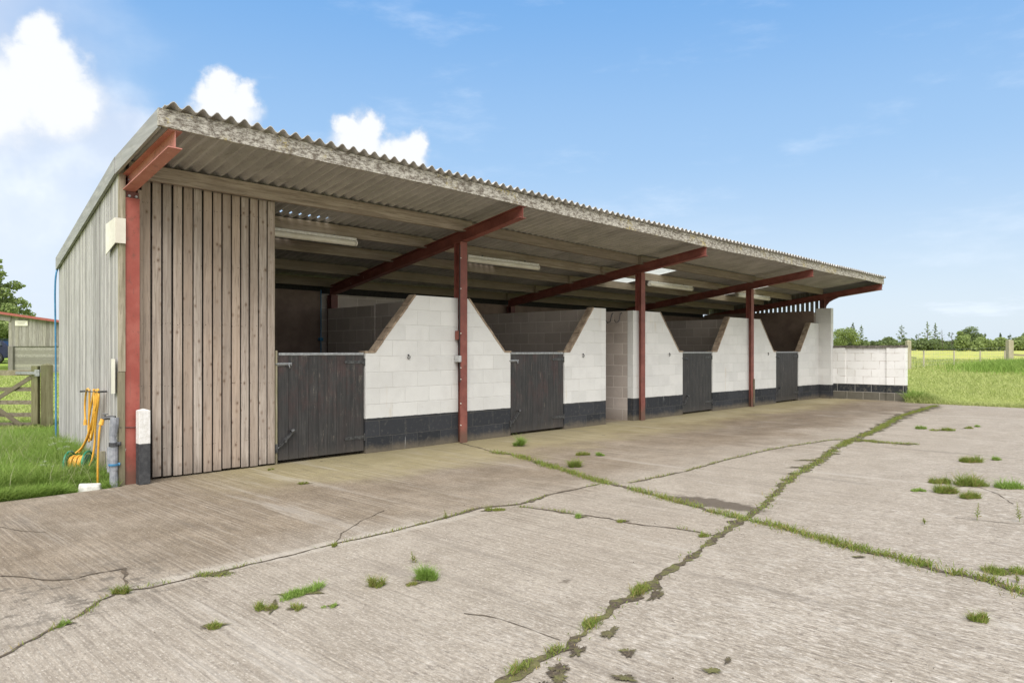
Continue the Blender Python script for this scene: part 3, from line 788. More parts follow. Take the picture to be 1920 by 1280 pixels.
for (kx, ky, nn, hh) in ((3.01, 2.33, 230, .055), (2.62, 2.25, 130, .045), (2.36, 2.24, 200, .05), (3.62, 2.44, 380, .07)):
    r_ = np.random.default_rng(int(kx*100)); P = np.stack([r_.normal(kx, .045, nn), r_.normal(ky, .020, nn), np.full(nn, .003)], 1)
    P[:, 1] += (P[:, 0]-kx)*.2
    o = blades('joint_tuft', P, hh*(.35+.65*r_.random(nn)), np.full(nn, .004), M_JGRASS, int(kx*50), .7, .7)
    nm = {3.01: 'third', 2.62: 'second', 2.36: 'nearest', 3.62: 'farthest and fullest'}[kx]
    tag(o, nm+' tuft from the bottom edge in the mossy diagonal joint', 'grass tuft', 'tufts in the mossy diagonal joint')

TUFTS = [
  (2.214, 3.871, 0.271, 0.070),
  (1.922, 3.781, 0.125, 0.066),
  (2.040, 3.670, 0.096, 0.042),
  (2.200, 3.565, 0.072, 0.030),
  (1.601, 3.745, 0.140, 0.045),
  (2.593, 3.675, 0.112, 0.079),
  (2.872, 3.580, 0.190, 0.102),
  (2.754, 3.537, 0.092, 0.033),
  (10.879, 2.164, 0.347, 0.083),
  (11.298, 1.993, 0.170, 0.042),
  (8.877, 2.080, 0.210, 0.070),
  (8.975, 1.800, 0.344, 0.115),
  (9.075, 1.483, 0.281, 0.090),
  (8.335, 1.881, 0.239, 0.098),
  (8.194, 1.648, 0.209, 0.063),
  (8.247, 2.132, 0.165, 0.044),
  (4.508, 0.880, 0.132, 0.063),
  (5.588, 0.945, 0.271, 0.056),
  (4.894, 3.896, 0.120, 0.056),
  (5.008, 3.555, 0.117, 0.036),
  (5.053, 2.807, 0.091, 0.050),
  (7.960, 5.999, 0.177, 0.059),
  (6.980, 5.641, 0.173, 0.080),
  (7.836, 6.200, 0.192, 0.052),
  (7.893, 7.499, 0.130, 0.130),
  (4.022, 7.054, 0.116, 0.058),
  (4.215, 8.156, 0.065, 0.039),
  (14.796, 3.772, 0.197, 0.059),
  (14.748, 3.439, 0.425, 0.058),
  (15.477, 3.198, 0.218, 0.040),
  (15.950, 3.112, 0.183, 0.041),
  (2.910, 4.629, 0.055, 0.055),
  (1.447, 4.651, 0.083, 0.083),
  (1.076, 4.331, 0.079, 0.039),
  (1.986, 4.605, 0.227, 0.028),
  (4.552, 4.638, 0.193, 0.058),
  (10.216, 8.638, 0.179, 0.139),
]
TL = ['long low tuft with a dark soil edge in the left foreground, widest of its row', 'dense short tuft between two others on a brown moss streak, left foreground',
 'small round tuft just right of the mossy streak in the left foreground', 'tiny lone tuft at the right end of the left foreground row',
 'flat mossy patch with one upright sprig, leftmost of the foreground row', 'spiky tuft with brown soil around it left of the tallest foreground tuft',
 'tallest and bushiest tuft in the middle of the left slab', 'flat sprig at the foot of the bushiest tuft',
 'low wide tuft farthest back in the right-hand slab group', 'tiny tuft at the right frame edge behind the round ones', 'small yellowish tuft left of the big round cushion on the right slab',
 'big round green cushion of grass on the right slab', 'round green cushion cut by the right frame edge', 'brownish green tuft below the big round cushion',
 'tuft on the short crack below and right of the big round cushion', 'small flat tuft leftmost of the right slab group', 'lone tuft in the right foreground slab',
 'long low tuft at the right edge above the grassy joint', 'fuller tuft on the thin branching joint', 'flatter tuft further right on the thin branching joint',
 'dark sprig beside the mossy joint above the crossing', 'faint tuft left of the pair behind the wide joint', 'tuft growing out from the back of the wide grassy joint',
 'smaller tuft beside the pair behind the wide joint', 'upright leafy weed near the first red post, in front of the second door', 'pale sprig on the brown apron in front of the first door',
 'tiny sprig close to the wooden cladding corner', 'flat tuft far back near the meadow, nearest the fork', 'widest flat tuft far back near the meadow',
 'thin flat tuft far back near the meadow', 'farthest small tuft at the back of the right slab', 'dark little weed at the foot of the forked crack',
 'yellow green tuft on the left narrow joint', 'leftmost tuft on the narrow joint near the frame edge', 'stretched row of short blades on the left narrow joint',
 'brownish tuft where the thin joint branches', 'leafy weed at the foot of the second stable door']
pad = MB()
for i, (x, y, wd, ht) in enumerate(TUFTS):
    r_ = np.random.default_rng(100+i)
    nn = int(np.clip(wd*ht*52000, 60, 900)); 
    if x > 6.5: nn = int(nn*1.1)+90
    a = r_.uniform(0, 2*np.pi, nn); q = np.sqrt(r_.random(nn))
    ux = q*np.cos(a)*wd*.46; uy = q*np.sin(a)*min(wd*.42, .10 if wd < .25 else .14)
    ks = r_.integers(2, 5) + int(wd > .2)*3; kc = (r_.random(ks)-.5)*.85; kk = r_.integers(0, ks, nn); kh = .35+.75*r_.random(ks)
    ux = kc[kk]*wd*.9 + ux*.42; uy = uy*.6 + (r_.random(ks)-.5)[kk]*.05
    P = np.stack([x + ux*SN + uy*CS, y - ux*CS + uy*SN, np.full(nn, .003)], 1)
    if i in (0,): P[:, 0] += ux*.35; P[:, 1] += ux*.75
    cen = 1-.55*q
    H = np.maximum(.012, ht*(1.45 if x < 6.5 else 2.1)*(.25+.85*r_.random(nn))*cen*kh[kk])
    o = blades('grass_tuft', P, H, np.full(nn, .0038 if x < 7 else .006), M_JGRASS if i % 3 else M_GRASS, 200+i, .6, .7)
    tag(o, TL[i], 'grass tuft', 'tufts growing on the concrete')
    if wd > .07:
        blob(pad, x + .02*CS, y + .02*SN - .01, wd*.55, min(wd*.20, .05), -YAW+.3, .005 + .0005*(i % 5), i)
for i, (x, y, rx, ry, an) in enumerate([(1.98,3.80,.10,.022,.9),(2.65,1.62,.05,.03,.4),(2.45,1.68,.09,.03,1.4),(2.78,1.50,.02,.05,.3),(2.95,1.60,.03,.04,.6),(9.55,3.75,.22,.07,-.7),(8.9,3.60,.16,.05,-.6),(2.855,1.99,.05,.035,.4),(2.62,1.84,.03,.06,.4),(2.43,2.06,.10,.05,.6),(2.30,2.05,.06,.03,.2),(2.5,2.11,.05,.05,.9),(5.3,1.75,.05,.02,-.7),(3.1,1.6,.05,.012,.3),(3.0,2.2,.09,.03,.2),(3.66,2.35,.12,.035,.3),(2.7,2.17,.07,.03,.2)]):
    blob(pad, x, y, rx, ry, an, .0075 + .0004*(i % 5), 60+i)
o = pad.build('moss_patch', M_MOSS); tag(o, 'flat brown moss and soil around the tufts on the slabs', 'moss', kind='stuff')

def grit():
    m = MB(); r = random.Random(12)
    for i in range(2600):
        y = r.uniform(.3, 8.2); x = r.uniform(.25*y+.1, 5+1.6*y) if r.random() < .7 else r.uniform(1, 18)
        if r.random() < .35:
            q = LINES[r.choice(('diag','cross','front','branch'))]; a = r.choice(q); x, y = a[0]+r.gauss(0,.12), a[1]+r.gauss(0,.12)
        e = r.uniform(.0015, .0045)*(1.6 if r.random() < .08 else 1); t = r.uniform(0, 6.3); ca, sa = math.cos(t)*e, math.sin(t)*e*r.uniform(.5,1)
        z = .001; v = [(x+ca,y+sa,z),(x-sa,y+ca,z),(x-ca,y-sa,z),(x+sa,y-ca,z),(x+e*.2,y,z+e*r.uniform(.6,1.1))]
        m.add(v, [(0,1,4),(1,2,4),(2,3,4),(3,0,4)])
    o = m.build('loose_grit', M_GRIT); tag(o, 'loose grit and crumbs of soil scattered over the concrete', 'grit', kind='stuff')
grit()
def weed(x, y, h, label, seed, m=None):
    r = random.Random(seed); mb = MB()
    stems = 1 if h > .1 else 2
    for sidx in range(stems):
        lean = Vector((r.uniform(-.2, .2), r.uniform(-.2, .2), 1))
        top = Vector((x, y, .003)) + lean*h*(1 if sidx == 0 else .6)
        base = Vector((x + r.uniform(-.01, .01), y + r.uniform(-.01, .01), .003))
        mb.tube([base, base.lerp(top, .5) + Vector((.004, .002, 0)), top], [.0022, .0018, .001], 5)
        nl = int(12 + h*110)
        for k in range(nl):
            t = .12 + .88*k/nl; p = base.lerp(top, t); a = k*2.4 + r.uniform(-.3, .3)
            L = (.035*(1.15-t) + .010)*(1 if h > .1 else .75); d = Vector((math.cos(a), math.sin(a), r.uniform(.35, .9))).normalized()
            s = d.cross(Vector((0,0,1))).normalized()*L*.14; mid = p + d*L*.5 + Vector((0,0,.002)); tip = p + d*L - Vector((0,0,L*.2))
            mb.add([p, mid-s, tip, mid+s], [(0,1,2,3)])
    o = mb.build('weed', m or M_JGRASS); tag(o, label, 'weed', 'upright weeds in the yard')
for i, (x, y, h) in enumerate(WEEDS := [(7.169,1.403,.15),(7.353,1.13,.165),(5.412,.848,.067),(3.056,3.883,.075),(4.047,4.715,.078),(6.705,1.693,.05),(1.483,4.627,.05)]):
    weed(x, y, h, ['tall leafy weed standing in a crack on the right slab, left of its twin', 'tall leafy weed in the same crack nearest the right frame edge',
      'small upright weed in the grassy joint at the right edge', 'weed sprig standing up out of the bushiest tuft', 'short upright weed by the bend of the narrow joint',
      'little weed sprout between the two tall weeds', 'weed sprig beside the yellow green tuft at the left'][i], 300+i)

# ================================================================== THE STABLE BLOCK
S = thing('stable_block', (12.4, 8.5, 0), 'long open fronted stable block with white walls, red steel posts and corrugated roof', 'stable block')
def tab(x, T):
    if x <= T[0][0]: return T[0][1]
    for (a, b), (c, d) in zip(T, T[1:]):
        if x <= c: return b + (d-b)*(x-a)/(c-a)
    return T[-1][1]
BF = [(2.6,3.39),(7.7,3.376),(10.0,3.325),(12.6,3.281),(17.5,3.246),(22.4,3.218)]
YT = [(2.6,7.12),(7.7,7.176),(12.6,6.99),(17.5,6.89),(22.4,6.82)]
def Bz(x, y):
    f = tab(x, BF); t = tab(x, YT)
    return f + (2.51-f)*(y-t)/(12.4-t)
BACK = 12.4
def xl(y): return 2.59 + (.015*(y-8.37) if y < 8.37 else .105*(y-8.37))   # skewed left edge

# --- roof sheets
def roof():
    m = MB(); cs = {}
    pitch = .146; per = 7; W = pitch*per; A = .027; seg = 8; TH = .007
    rows = [(-.10, 8.56, .010), (8.44, 10.50, .005), (10.38, 12.45, .0)]
    n = int(math.ceil((22.70-2.53)/W))
    rr = random.Random(11)
    for ri, (y0, y1, dz) in enumerate(rows):
        for i in range(n):
            x0 = 2.53 + i*W; x1 = min(x0 + W + .025, 22.70)
            ns = int(round((x1-x0)/pitch*seg)); jz = rr.uniform(-.003, .003); jt = rr.uniform(-.0025,.0025); lift = rr.uniform(0, .004)
            ys = [y0, y1] if ri else [None, y1]
            clear = (ri == 1 and i in (11, 16))
            jy = rr.uniform(-.02, .02)
            ny = 7
            HB = {1: [(9.27, 9.345, 4.95, 5.75)], 2: []}.get(ri, [])
            if ri == 1: HB = HB + [(10.18, 10.262, 5.0, 5.55), (10.24, 10.33, 9.35, 10.15)]
            yl_ = [j/(ny-1) for j in range(ny)]
            if ri == 1:
                yl_ = sorted(yl_ + [(q-y0)/(y1+jy-y0) for h_ in HB for q in h_[:2]]); ny = len(yl_)
            top = []; 
            for j in range(ny):
                rowp = []
                for k in range(ns+1):
                    x = x0 + (x1-x0)*k/ns
                    ya = (tab(x, YT)-.10 + jy*.6) if ri == 0 else y0
                    yb = y1 + jy
                    y = ya + (yb-ya)*yl_[j]
                    xx = x
                    if i == 0: xx = xl(y) + (x-x0)/(x1-x0)*(x1-xl(y))
                    z = Bz(x, y) + .360 + dz + jz + A*math.cos(2*math.pi*(x-2.53)/pitch+2.6) + jt*(k/ns-.5) + lift*(1-j/(ny-1))
                    rowp.append((xx, y, z))
                top.append(rowp)
            fz = [j/(ny-1) for j in range(ny)]
            vs = [p for r_ in top for p in r_] + [(p[0], p[1], p[2]-TH) for r_ in top for p in r_]
            w = ns+1; K = ny*w; f = []
            for j in range(ny-1):
                for k in range(ns):
                    a = j*w+k
                    if ri == 1:
                        pa, pb = top[j][k], top[j+1][k+1]; ym = (pa[1]+pb[1])/2; xm = (pa[0]+pb[0])/2
                        if any(h_[0] < ym < h_[1] and h_[2] < xm < h_[3] for h_ in HB) and math.cos(2*math.pi*(xm-2.53)/pitch+2.6) > .3: continue
                    f.append((a, a+1, a+1+w, a+w)); f.append((K+a, K+a+w, K+a+1+w, K+a+1))
            for k in range(ns):
                f.append((k, K+k, K+k+1, k+1)); a = (ny-1)*w+k; f.append((a, a+1, K+a+1, K+a))
            for j in range(ny-1):
                a = j*w; f.append((a, a+w, K+a+w, K+a)); a = j*w+ns; f.append((a, K+a, K+a+w, a+w))
            (cs.setdefault(i//3, MB()) if clear else m).add(vs, f)
    # (gaps at the laps are cut out as small triangles in the crests below)
    o = m.build('roof', M_SHEET, S); tag(o, 'grey corrugated fibre cement roof')
    for key in cs:
        q = cs[key].build('roof_light', M_CLEAR, o)
roof()

def strip_along(name, x0, x1, fy, fz0, fz1, th, material, parent, n=None, tint=None):
    """board following the sagging eaves line"""
    m = MB(); n = n or max(1, int((x1-x0)/.5))
    for i in range(n):
        a = x0+(x1-x0)*i/n; b = x0+(x1-x0)*(i+1)/n
        v = []
        for z in (fz0, fz1):
            v += [(a, fy(a), z(a)), (b, fy(b), z(b)), (b, fy(b)+th, z(b)), (a, fy(a)+th, z(a))]
        f = [(0,3,2,1),(4,5,6,7),(0,1,5,4),(2,3,7,6)]
        if i == 0: f.append((3,0,4,7))
        if i == n-1: f.append((1,2,6,5))
        m.add(v, f, .4 if tint is None else tint)
    return m.build(name, material, parent)
fy = lambda x: tab(x, YT)-.045
for a, b in ((2.535, 7.70), (7.705, 17.40), (17.405, 22.69)):
    strip_along('fascia_board', a, b, fy, lambda x: tab(x, BF)+.180+.006*math.sin(x*1.3), lambda x: tab(x, BF)+.345+.004*math.sin(x*2.1+1), .035, M_FASCIA, S)
# end piece of the fascia on the left corner
# --- bargeboards: left gable, following the skewed wall
def barge():
    for (ya, yb) in ((7.112, 8.42), (8.40, 12.46)):
        m = MB(); k = .004 if ya > 8 else 0
        v = []
        for dx in (-.032, 0):
            for (y, dz) in ((ya, 0), (yb, 0)):
                pass
        xa, xb = xl(ya)-k, xl(yb)-k
        za, zb = Bz(2.6, ya), Bz(2.6, yb)
        lo, hi = .165, .345
        v = [(xa-.032, ya, za+lo), (xa, ya, za+lo), (xb, yb, zb+lo), (xb-.032, yb, zb+lo),
             (xa-.032, ya, za+hi), (xa, ya, za+hi), (xb, yb, zb+hi), (xb-.032, yb, zb+hi)]
        m.hexa(v)
        m.build('bargeboard', M_BARGE, S)
barge()
m = MB(); ya, yb = 6.81, 12.46
m.hexa([(22.655,ya,Bz(22.4,ya)+.08),(22.685,ya,Bz(22.4,ya)+.08),(22.685,yb,Bz(22.4,yb)+.08),(22.655,yb,Bz(22.4,yb)+.08),
        (22.655,ya,Bz(22.4,ya)+.35),(22.685,ya,Bz(22.4,ya)+.35),(22.685,yb,Bz(22.4,yb)+.35),(22.655,yb,Bz(22.4,yb)+.35)])
m.build('bargeboard', M_BARGE, S)

# --- red beams
def ibeam(m, x, y0, y1, z0f, w=.13, h=.175, tf=.011, tw=.009, n=1):
    ya, yb = y0, y1
    def pr(xa, xb, la, lb):
        v = [(xa, ya, z0f(ya)+la), (xb, ya, z0f(ya)+la), (xb, yb, z0f(yb)+la), (xa, yb, z0f(yb)+la),
             (xa, ya, z0f(ya)+lb), (xb, ya, z0f(ya)+lb), (xb, yb, z0f(yb)+lb), (xa, yb, z0f(yb)+lb)]
        m.hexa(v)
    if not callable(x):
        X0 = x; x = lambda y: X0
    def pr(xa, xb, la, lb):
        v = [(x(ya)+xa, ya, z0f(ya)+la), (x(ya)+xb, ya, z0f(ya)+la), (x(yb)+xb, yb, z0f(yb)+la), (x(yb)+xa, yb, z0f(yb)+la),
             (x(ya)+xa, ya, z0f(ya)+lb), (x(ya)+xb, ya, z0f(ya)+lb), (x(yb)+xb, yb, z0f(yb)+lb), (x(yb)+xa, yb, z0f(yb)+lb)]
        m.hexa(v)
    pr(-w/2, w/2, 0, tf); pr(-w/2, w/2, h-tf, h); pr(-tw/2, tw/2, tf, h-tf); return
    pr(x-w/2, x+w/2, 0, tf); pr(x-w/2, x+w/2, h-tf, h); pr(x-tw/2, x+tw/2, tf, h-tf)
BX = [2.70, 7.62, 12.62, 17.63, 22.56]
for i, bx in enumerate(BX):
    m = MB(); fx = min(max(bx, 2.6), 22.4)
    if i == 0:
        ibeam(m, bx, tab(fx, YT)-.01, 8.56, lambda y: Bz(fx, y)); ibeam(m, lambda y: bx+.045+.105*(y-8.40), 8.561, 12.33, lambda y: Bz(fx, y))
    else: ibeam(m, bx, tab(fx, YT)-.03, 12.33, lambda y: Bz(fx, y))
    bm = m.build('rafter_beam', M_REDLIT if i == 0 else M_RED, S)
    if i in (0,): bm['label'] = 'lit pink red beam end nearest the camera'
# --- columns
def column(cx, y0, z0, z1, material, label=None, base=True):
    m = MB(); w = .145; d = .15; tf = .011
    m.box(cx-w/2, cx+w/2, y0, y0+tf, z0, z1); m.box(cx-w/2, cx+w/2, y0+d-tf, y0+d, z0, z1)
    m.box(cx-.004, cx+.004, y0+tf, y0+d-tf, z0, z1)
    m.box(cx-w/2-.004, cx+w/2+.004, y0-.004, y0+d+.004, z1, z1+.014)
    o = m.build('post', material, S)
    if label: o['label'] = label
    return o
cols = []
cols.append(column(2.735, 8.39, 0, 3.09, M_REDC, 'red corner post beside the wooden cladding'))
for i, cx in ((1, 7.593), (2, 12.61), (3, 17.62)):
    cols.append(column(cx, 8.40, 0, Bz(cx, 8.47)-.016, M_RED))
cols.append(column(22.55, 8.40, 2.74, Bz(22.4, 8.47)-.016, M_REDD, 'short red post standing on the end pier'))
for cx in BX[1:4]: column(cx, 12.17, 0, Bz(cx, 12.25)-.016, M_REDD)
# bolted bracket over the corner post
m = MB(); z1 = 3.105
m.box(2.67, 2.80, 8.395, 8.405, z1, Bz(2.7, 8.4)-.004); m.box(2.73, 2.74, 8.405, 8.53, z1, Bz(2.7, 8.53)-.004)
br = m.build('bolted_bracket', M_REDD, S)
for (bx, bz) in ((2.70, 3.125), (2.77, 3.125), (2.70, 3.225), (2.70, 3.30)):
    m = MB(); m.tube([(bx, 8.394, bz), (bx, 8.375, bz)], .014, 6); m.build('bolt', M_GALV, br)
# curved haunch at the far post
m = MB(); zb = Bz(22.4, 8.3)
P = [(8.40, zb-.30), (8.40, zb-.005), (7.98, Bz(22.4, 7.98)-.005)] + [(8.40-.40*math.cos(t)*.98+.0, zb-.30+.27*math.sin(t)) for t in [0.05+.2*k for k in range(0, 0)]]
arc = [(7.98+.42*(1-math.cos(t)), Bz(22.4, 7.98)-.01-(.25)*math.sin(t)*1.0*(1-.0)) for t in (.3,.6,.9,1.2)]
poly = [(7.98, Bz(22.4,7.98)-.004), (8.40, zb-.004), (8.40, zb-.30), (8.36, zb-.20), (8.28, zb-.10), (8.16, zb-.035)]
v = [(22.545, y, z) for y, z in poly] + [(22.557, y, z) for y, z in poly]; n = len(poly)
m.add(v, [list(range(n)), list(range(2*n-1, n-1, -1))] + [[i, i+n, (i+1) % n+n, (i+1) % n] for i in range(n)])
m.build('haunch_plate', M_REDD, S)
# conduit, switch boxes and cable clips up the first free post
p1 = cols[1]
m = MB(); m.tube([(7.512, 8.40, .95), (7.509, 8.41, 1.5), (7.512, 8.40, 3.1)], .008, 6); m.build('cable', M_CABLE, p1)
m = MB(); m.box(7.468, 7.517, 8.37, 8.48, 1.27, 1.37); m.build('switch_box', M_CONDUIT, p1, bevel=.006)
m = MB(); m.box(7.485, 7.519, 8.42, 8.49, 1.62, 1.76); m.build('junction_plate', M_RED, p1, bevel=.004)
for zz in (.28, .62, 1.18, 1.72, 2.42, 1.0, 2.9): 
    m = MB(); m.tube([(7.522, 8.399, zz), (7.522, 8.386, zz)], .009, 6); m.build('cable_clip', M_TUBE, p1)
m = MB(); m.box(17.64, 17.70, 8.375, 8.399, .01, .72); m.build('rubbing_board', M_GATE, cols[3])

# --- timber purlins
PY = [8.44, 9.42, 10.34, 11.38, 12.30]
for bi in range(4):
    for pi, py in enumerate(PY):
        xa = (2.66 + max(0, .105*(py-8.4)) + .03 if bi == 0 else BX[bi]-.12); xb = BX[bi+1] + (.12 if bi < 3 else -.07)
        off = (.035 if bi % 2 else -.035)
        m = MB(); n = 4
        for i in range(n):
            a = xa+(xb-xa)*i/n; b = xa+(xb-xa)*(i+1)/n
            y0, y1 = py+off-.033, py+off+.033
            hgt = .168; lo = .160
            za, zb_ = Bz(a, py)+lo, Bz(b, py)+lo
            v = [(a,y0,za),(b,y0,zb_),(b,y1,zb_),(a,y1,za),(a,y0,za+hgt),(b,y0,zb_+hgt),(b,y1,zb_+hgt),(a,y1,za+hgt)]
            f = [(0,3,2,1),(4,5,6,7),(0,1,5,4),(2,3,7,6)]
            if i == 0: f.append((3,0,4,7))
            if i == n-1: f.append((1,2,6,5))
            m.add(v, f, .13*bi+.17*pi)
        m.build('purlin', M_PURLIN, S)

# --- front walls (profile polygons), with brown capping on the raked edges
WT = 2.278; WL = 1.42; Y0, Y1 = 8.50, 8.64
def front_wall(poly, caps):
    m = MB(); m.prism(poly, Y0, Y1, .5)
    o = m.build('front_wall', M_WHITE, S)
    for (a, b) in caps:
        m = MB(); a3, b3 = Vector((a[0], (Y0+Y1)/2, a[1])), Vector((b[0], (Y0+Y1)/2, b[1]))
        L = (b3-a3).length; n = max(1, int(round(L/.215))); d = (b3-a3)/n
        up = Vector((0,0,1)) if abs(d.z) < abs(d.x)*.2 else Vector((-d.z, 0, d.x)) * (1 if d.x > 0 else -1)
        if up.z < 0: up = -up
        upn = up.normalized()
        r = random.Random(int(a[0]*10))
        for i in range(n):
            k = upn*(.006 + r.uniform(0, .006))
            m.beam(a3 + d*i + d*.02 + k, a3 + d*(i+1) - d*.02 + k, Y1-Y0+.012, .03, up=upn)
        m.build('capping', M_CAP, o)
    return o
front_wall([(5.82,0),(7.56,0),(7.56,WT),(6.72,WT),(5.98,WL),(5.82,WL)], [((5.81,WL),(5.98,WL)), ((5.98,WL),(6.72,WT))])
front_wall([(7.62,0),(8.75,0),(8.75,WL),(8.61,WL),(7.78,WT),(7.62,WT)], [((7.78,WT),(8.61,WL)), ((8.61,WL),(8.77,WL))])
front_wall([(10.18,0),(11.45,0),(11.45,WT),(11.06,WT),(10.34,WL),(10.18,WL)], [((10.15,WL),(10.34,WL)), ((10.34,WL),(11.06,WT))])
front_wall([(12.39,0),(14.34,0),(14.34,WL),(14.19,WL),(13.40,WT),(12.39,WT)], [((13.40,WT),(14.19,WL)), ((14.19,WL),(14.36,WL))])
front_wall([(15.71,0),(19.25,0),(19.25,WL),(19.09,WL),(18.26,WT),(16.58,WT),(15.93,WL),(15.71,WL)], [((15.69,WL),(15.93,WL)), ((15.93,WL),(16.58,WT)), ((18.26,WT),(19.09,WL)), ((19.09,WL),(19.27,WL))])
front_wall([(20.76,0),(22.295,0),(22.295,WT),(21.66,WT),(20.88,WL),(20.76,WL)], [((20.74,WL),(20.88,WL)), ((20.88,WL),(21.66,WT))])

# --- bare block partitions and the back wall
for (xa, xb, ya, yb, zt) in ((7.50,7.60,8.645,10.64,2.285),(7.47,7.57,10.645,12.17,2.255),(11.35,11.45,8.645,12.395,2.275),(12.39,12.49,8.645,12.395,2.275),(17.50,17.60,8.645,12.16,2.275)):
    m = MB(); m.box(xa, xb, ya, yb, 0, zt, .5); m.build('partition_wall', M_BLOCK, S)
m = MB(); m.box(3.05, 22.29, BACK, BACK+.14, 0, 2.56, .5); m.build('back_wall', M_BLOCK, S)
m = MB(); m.box(3.05, 22.29, BACK+.015, BACK+.10, 2.565, 2.76, .5); m.build('wall_plate', M_DARK, S)
m = MB(); m.box(3.02, 7.46, BACK-.02, BACK-.006, .25, 2.60, .5); m.box(3.02, 7.46, BACK-.026, BACK-.004, .02, .24, .2)
m.build('wall_lining', M_LINING, S)
m = MB(); m.box(11.47, 22.27, BACK-.02, BACK-.006, .02, 2.57, .5); m.build('wall_lining', M_LINING, S)
# end wall on the far right: lined block with spaced boards above
m = MB(); m.box(22.30, 22.45, 8.60, 12.53, 0, 2.62, .5); m.build('end_wall', M_BLOCK, S)
m = MB(); m.box(22.278, 22.294, 8.65, 12.37, .02, 2.665, .5); m.build('wall_lining', M_LINING, S)
m = MB(); y = 8.50
while y < 12.45:
    m.box(22.635, 22.65, y, y+.100, 2.30, Bz(22.4, y+.1)+.33); y += .147
m.build('spaced_boarding', M_BARNW, S)

m = MB(); m.box(22.30, 22.485, 8.14, 8.595, 0, 2.735, .5); o = m.build('end_pier', M_WHITE, S)
o['label'] = 'tall grey white pier at the far end of the stable front'

# --- boarded front panel (left bay)
m = MB(); r = random.Random(5); n = 14; x = 2.862; pw = (4.468-2.862)/n
for i in range(n):
    g_ = r.uniform(.018, .025); zb0 = .02 + r.uniform(-.004, .01)
    m.box(x, x+pw-g_, 8.49+r.uniform(-.003,.003), 8.512, zb0, 3.345 - .01*i/n*1.5, r.random())
    x += pw
m.build('front_cladding', M_CLAD, S, bevel=.002)
m = MB(); m.box(2.82, 4.44, 8.53, 8.545, .03, 3.33); m.build('gap_shade_backing', M_DARK, S)
m = MB(); m.box(2.81, 2.858, 8.45, 8.525, 0.04, 3.22, .9); m.build('corner_batten', M_CLAD, S)
m = MB(); m.box(4.41, 4.462, 8.516, 8.60, 0.015, 3.40, .6); o = m.build('door_jamb', M_TRIM, S)
m = MB(); m.box(4.463, 4.487, 8.50, 8.57, .0, 1.45, .6); m.build('door_stop', M_TRIM, S)

# --- boarded left end wall (skewed)
def lx(y): return 2.60 + .105*(y-8.4)
m = MB(); y = 8.42; r = random.Random(8); i = 0
while y < 12.42:
    w_ = .083 + r.uniform(-.006, .006); dx = r.uniform(0, .004)
    y2 = min(y+w_, 12.45); zt0, zt1 = Bz(2.6, y)+.30, Bz(2.6, y2)+.30
    a, b = lx(y)-dx, lx(y2)-dx; zb0 = .03+r.uniform(0, .03)
    m.hexa([(a-.0,y,zb0),(a+.008,y,zb0),(b+.008,y2,zb0),(b,y2,zb0),(a,y,zt0),(a+.008,y,zt0),(b+.008,y2,zt1),(b,y2,zt1)], r.random())
    y += w_ + r.uniform(.012, .026); i += 1
m.build('side_cladding', M_CLADL, S)
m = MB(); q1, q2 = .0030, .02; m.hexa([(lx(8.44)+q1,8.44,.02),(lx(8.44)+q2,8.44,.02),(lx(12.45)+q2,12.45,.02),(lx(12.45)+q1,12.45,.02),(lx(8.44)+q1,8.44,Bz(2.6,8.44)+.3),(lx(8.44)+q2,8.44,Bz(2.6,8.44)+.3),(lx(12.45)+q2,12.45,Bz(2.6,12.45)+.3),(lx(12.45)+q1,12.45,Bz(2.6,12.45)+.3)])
m.build('gap_shade_backing', M_DARK, S)  # near-black sheet set almost flush, painting shade into the side-board gaps
m = MB(); m.box(2.592, 2.655, 8.372, 8.418, .0, 1.22, .8); m.box(2.598, 2.660, 8.376, 8.418, 1.225, 3.56, .3); m.build('corner_trim', M_TRIM, S)
# cream boards patched onto the end wall
def patch(y0, y1, z0a, z0b, z1a, z1b):
    m = MB(); a, b = lx(y0)-.035, lx(y1)-.035
    m.hexa([(a-.008,y0,z0a),(a,y0,z0a),(b,y1,z0b),(b-.008,y1,z0b),(a-.008,y0,z1a),(a,y0,z1a),(b,y1,z1b),(b-.008,y1,z1b)])
    return m.build('patch_board', M_CREAM, S)
patch(8.365, 8.84, 2.60, 2.52, 2.87, 2.86)['label'] = 'large cream patch board high on the side cladding'
patch(8.40, 8.56, .99, .98, 1.36, 1.36)['label'] = 'narrow cream strip low on the side cladding'
m = MB(); m.box(2.552, 2.655, 8.352, 8.366, 2.60, 2.868); m.build('patch_board', M_CREAM, S)['label'] = 'end of the cream patch board returned over the corner trim'
# wire tied round the corner post
m = MB(); m.tube([(2.60,8.37,.625),(2.67,8.383,.62),(2.74,8.38,.615),(2.82,8.384,.62)], .004, 5); m.build('wire_tie', M_IRON, S)

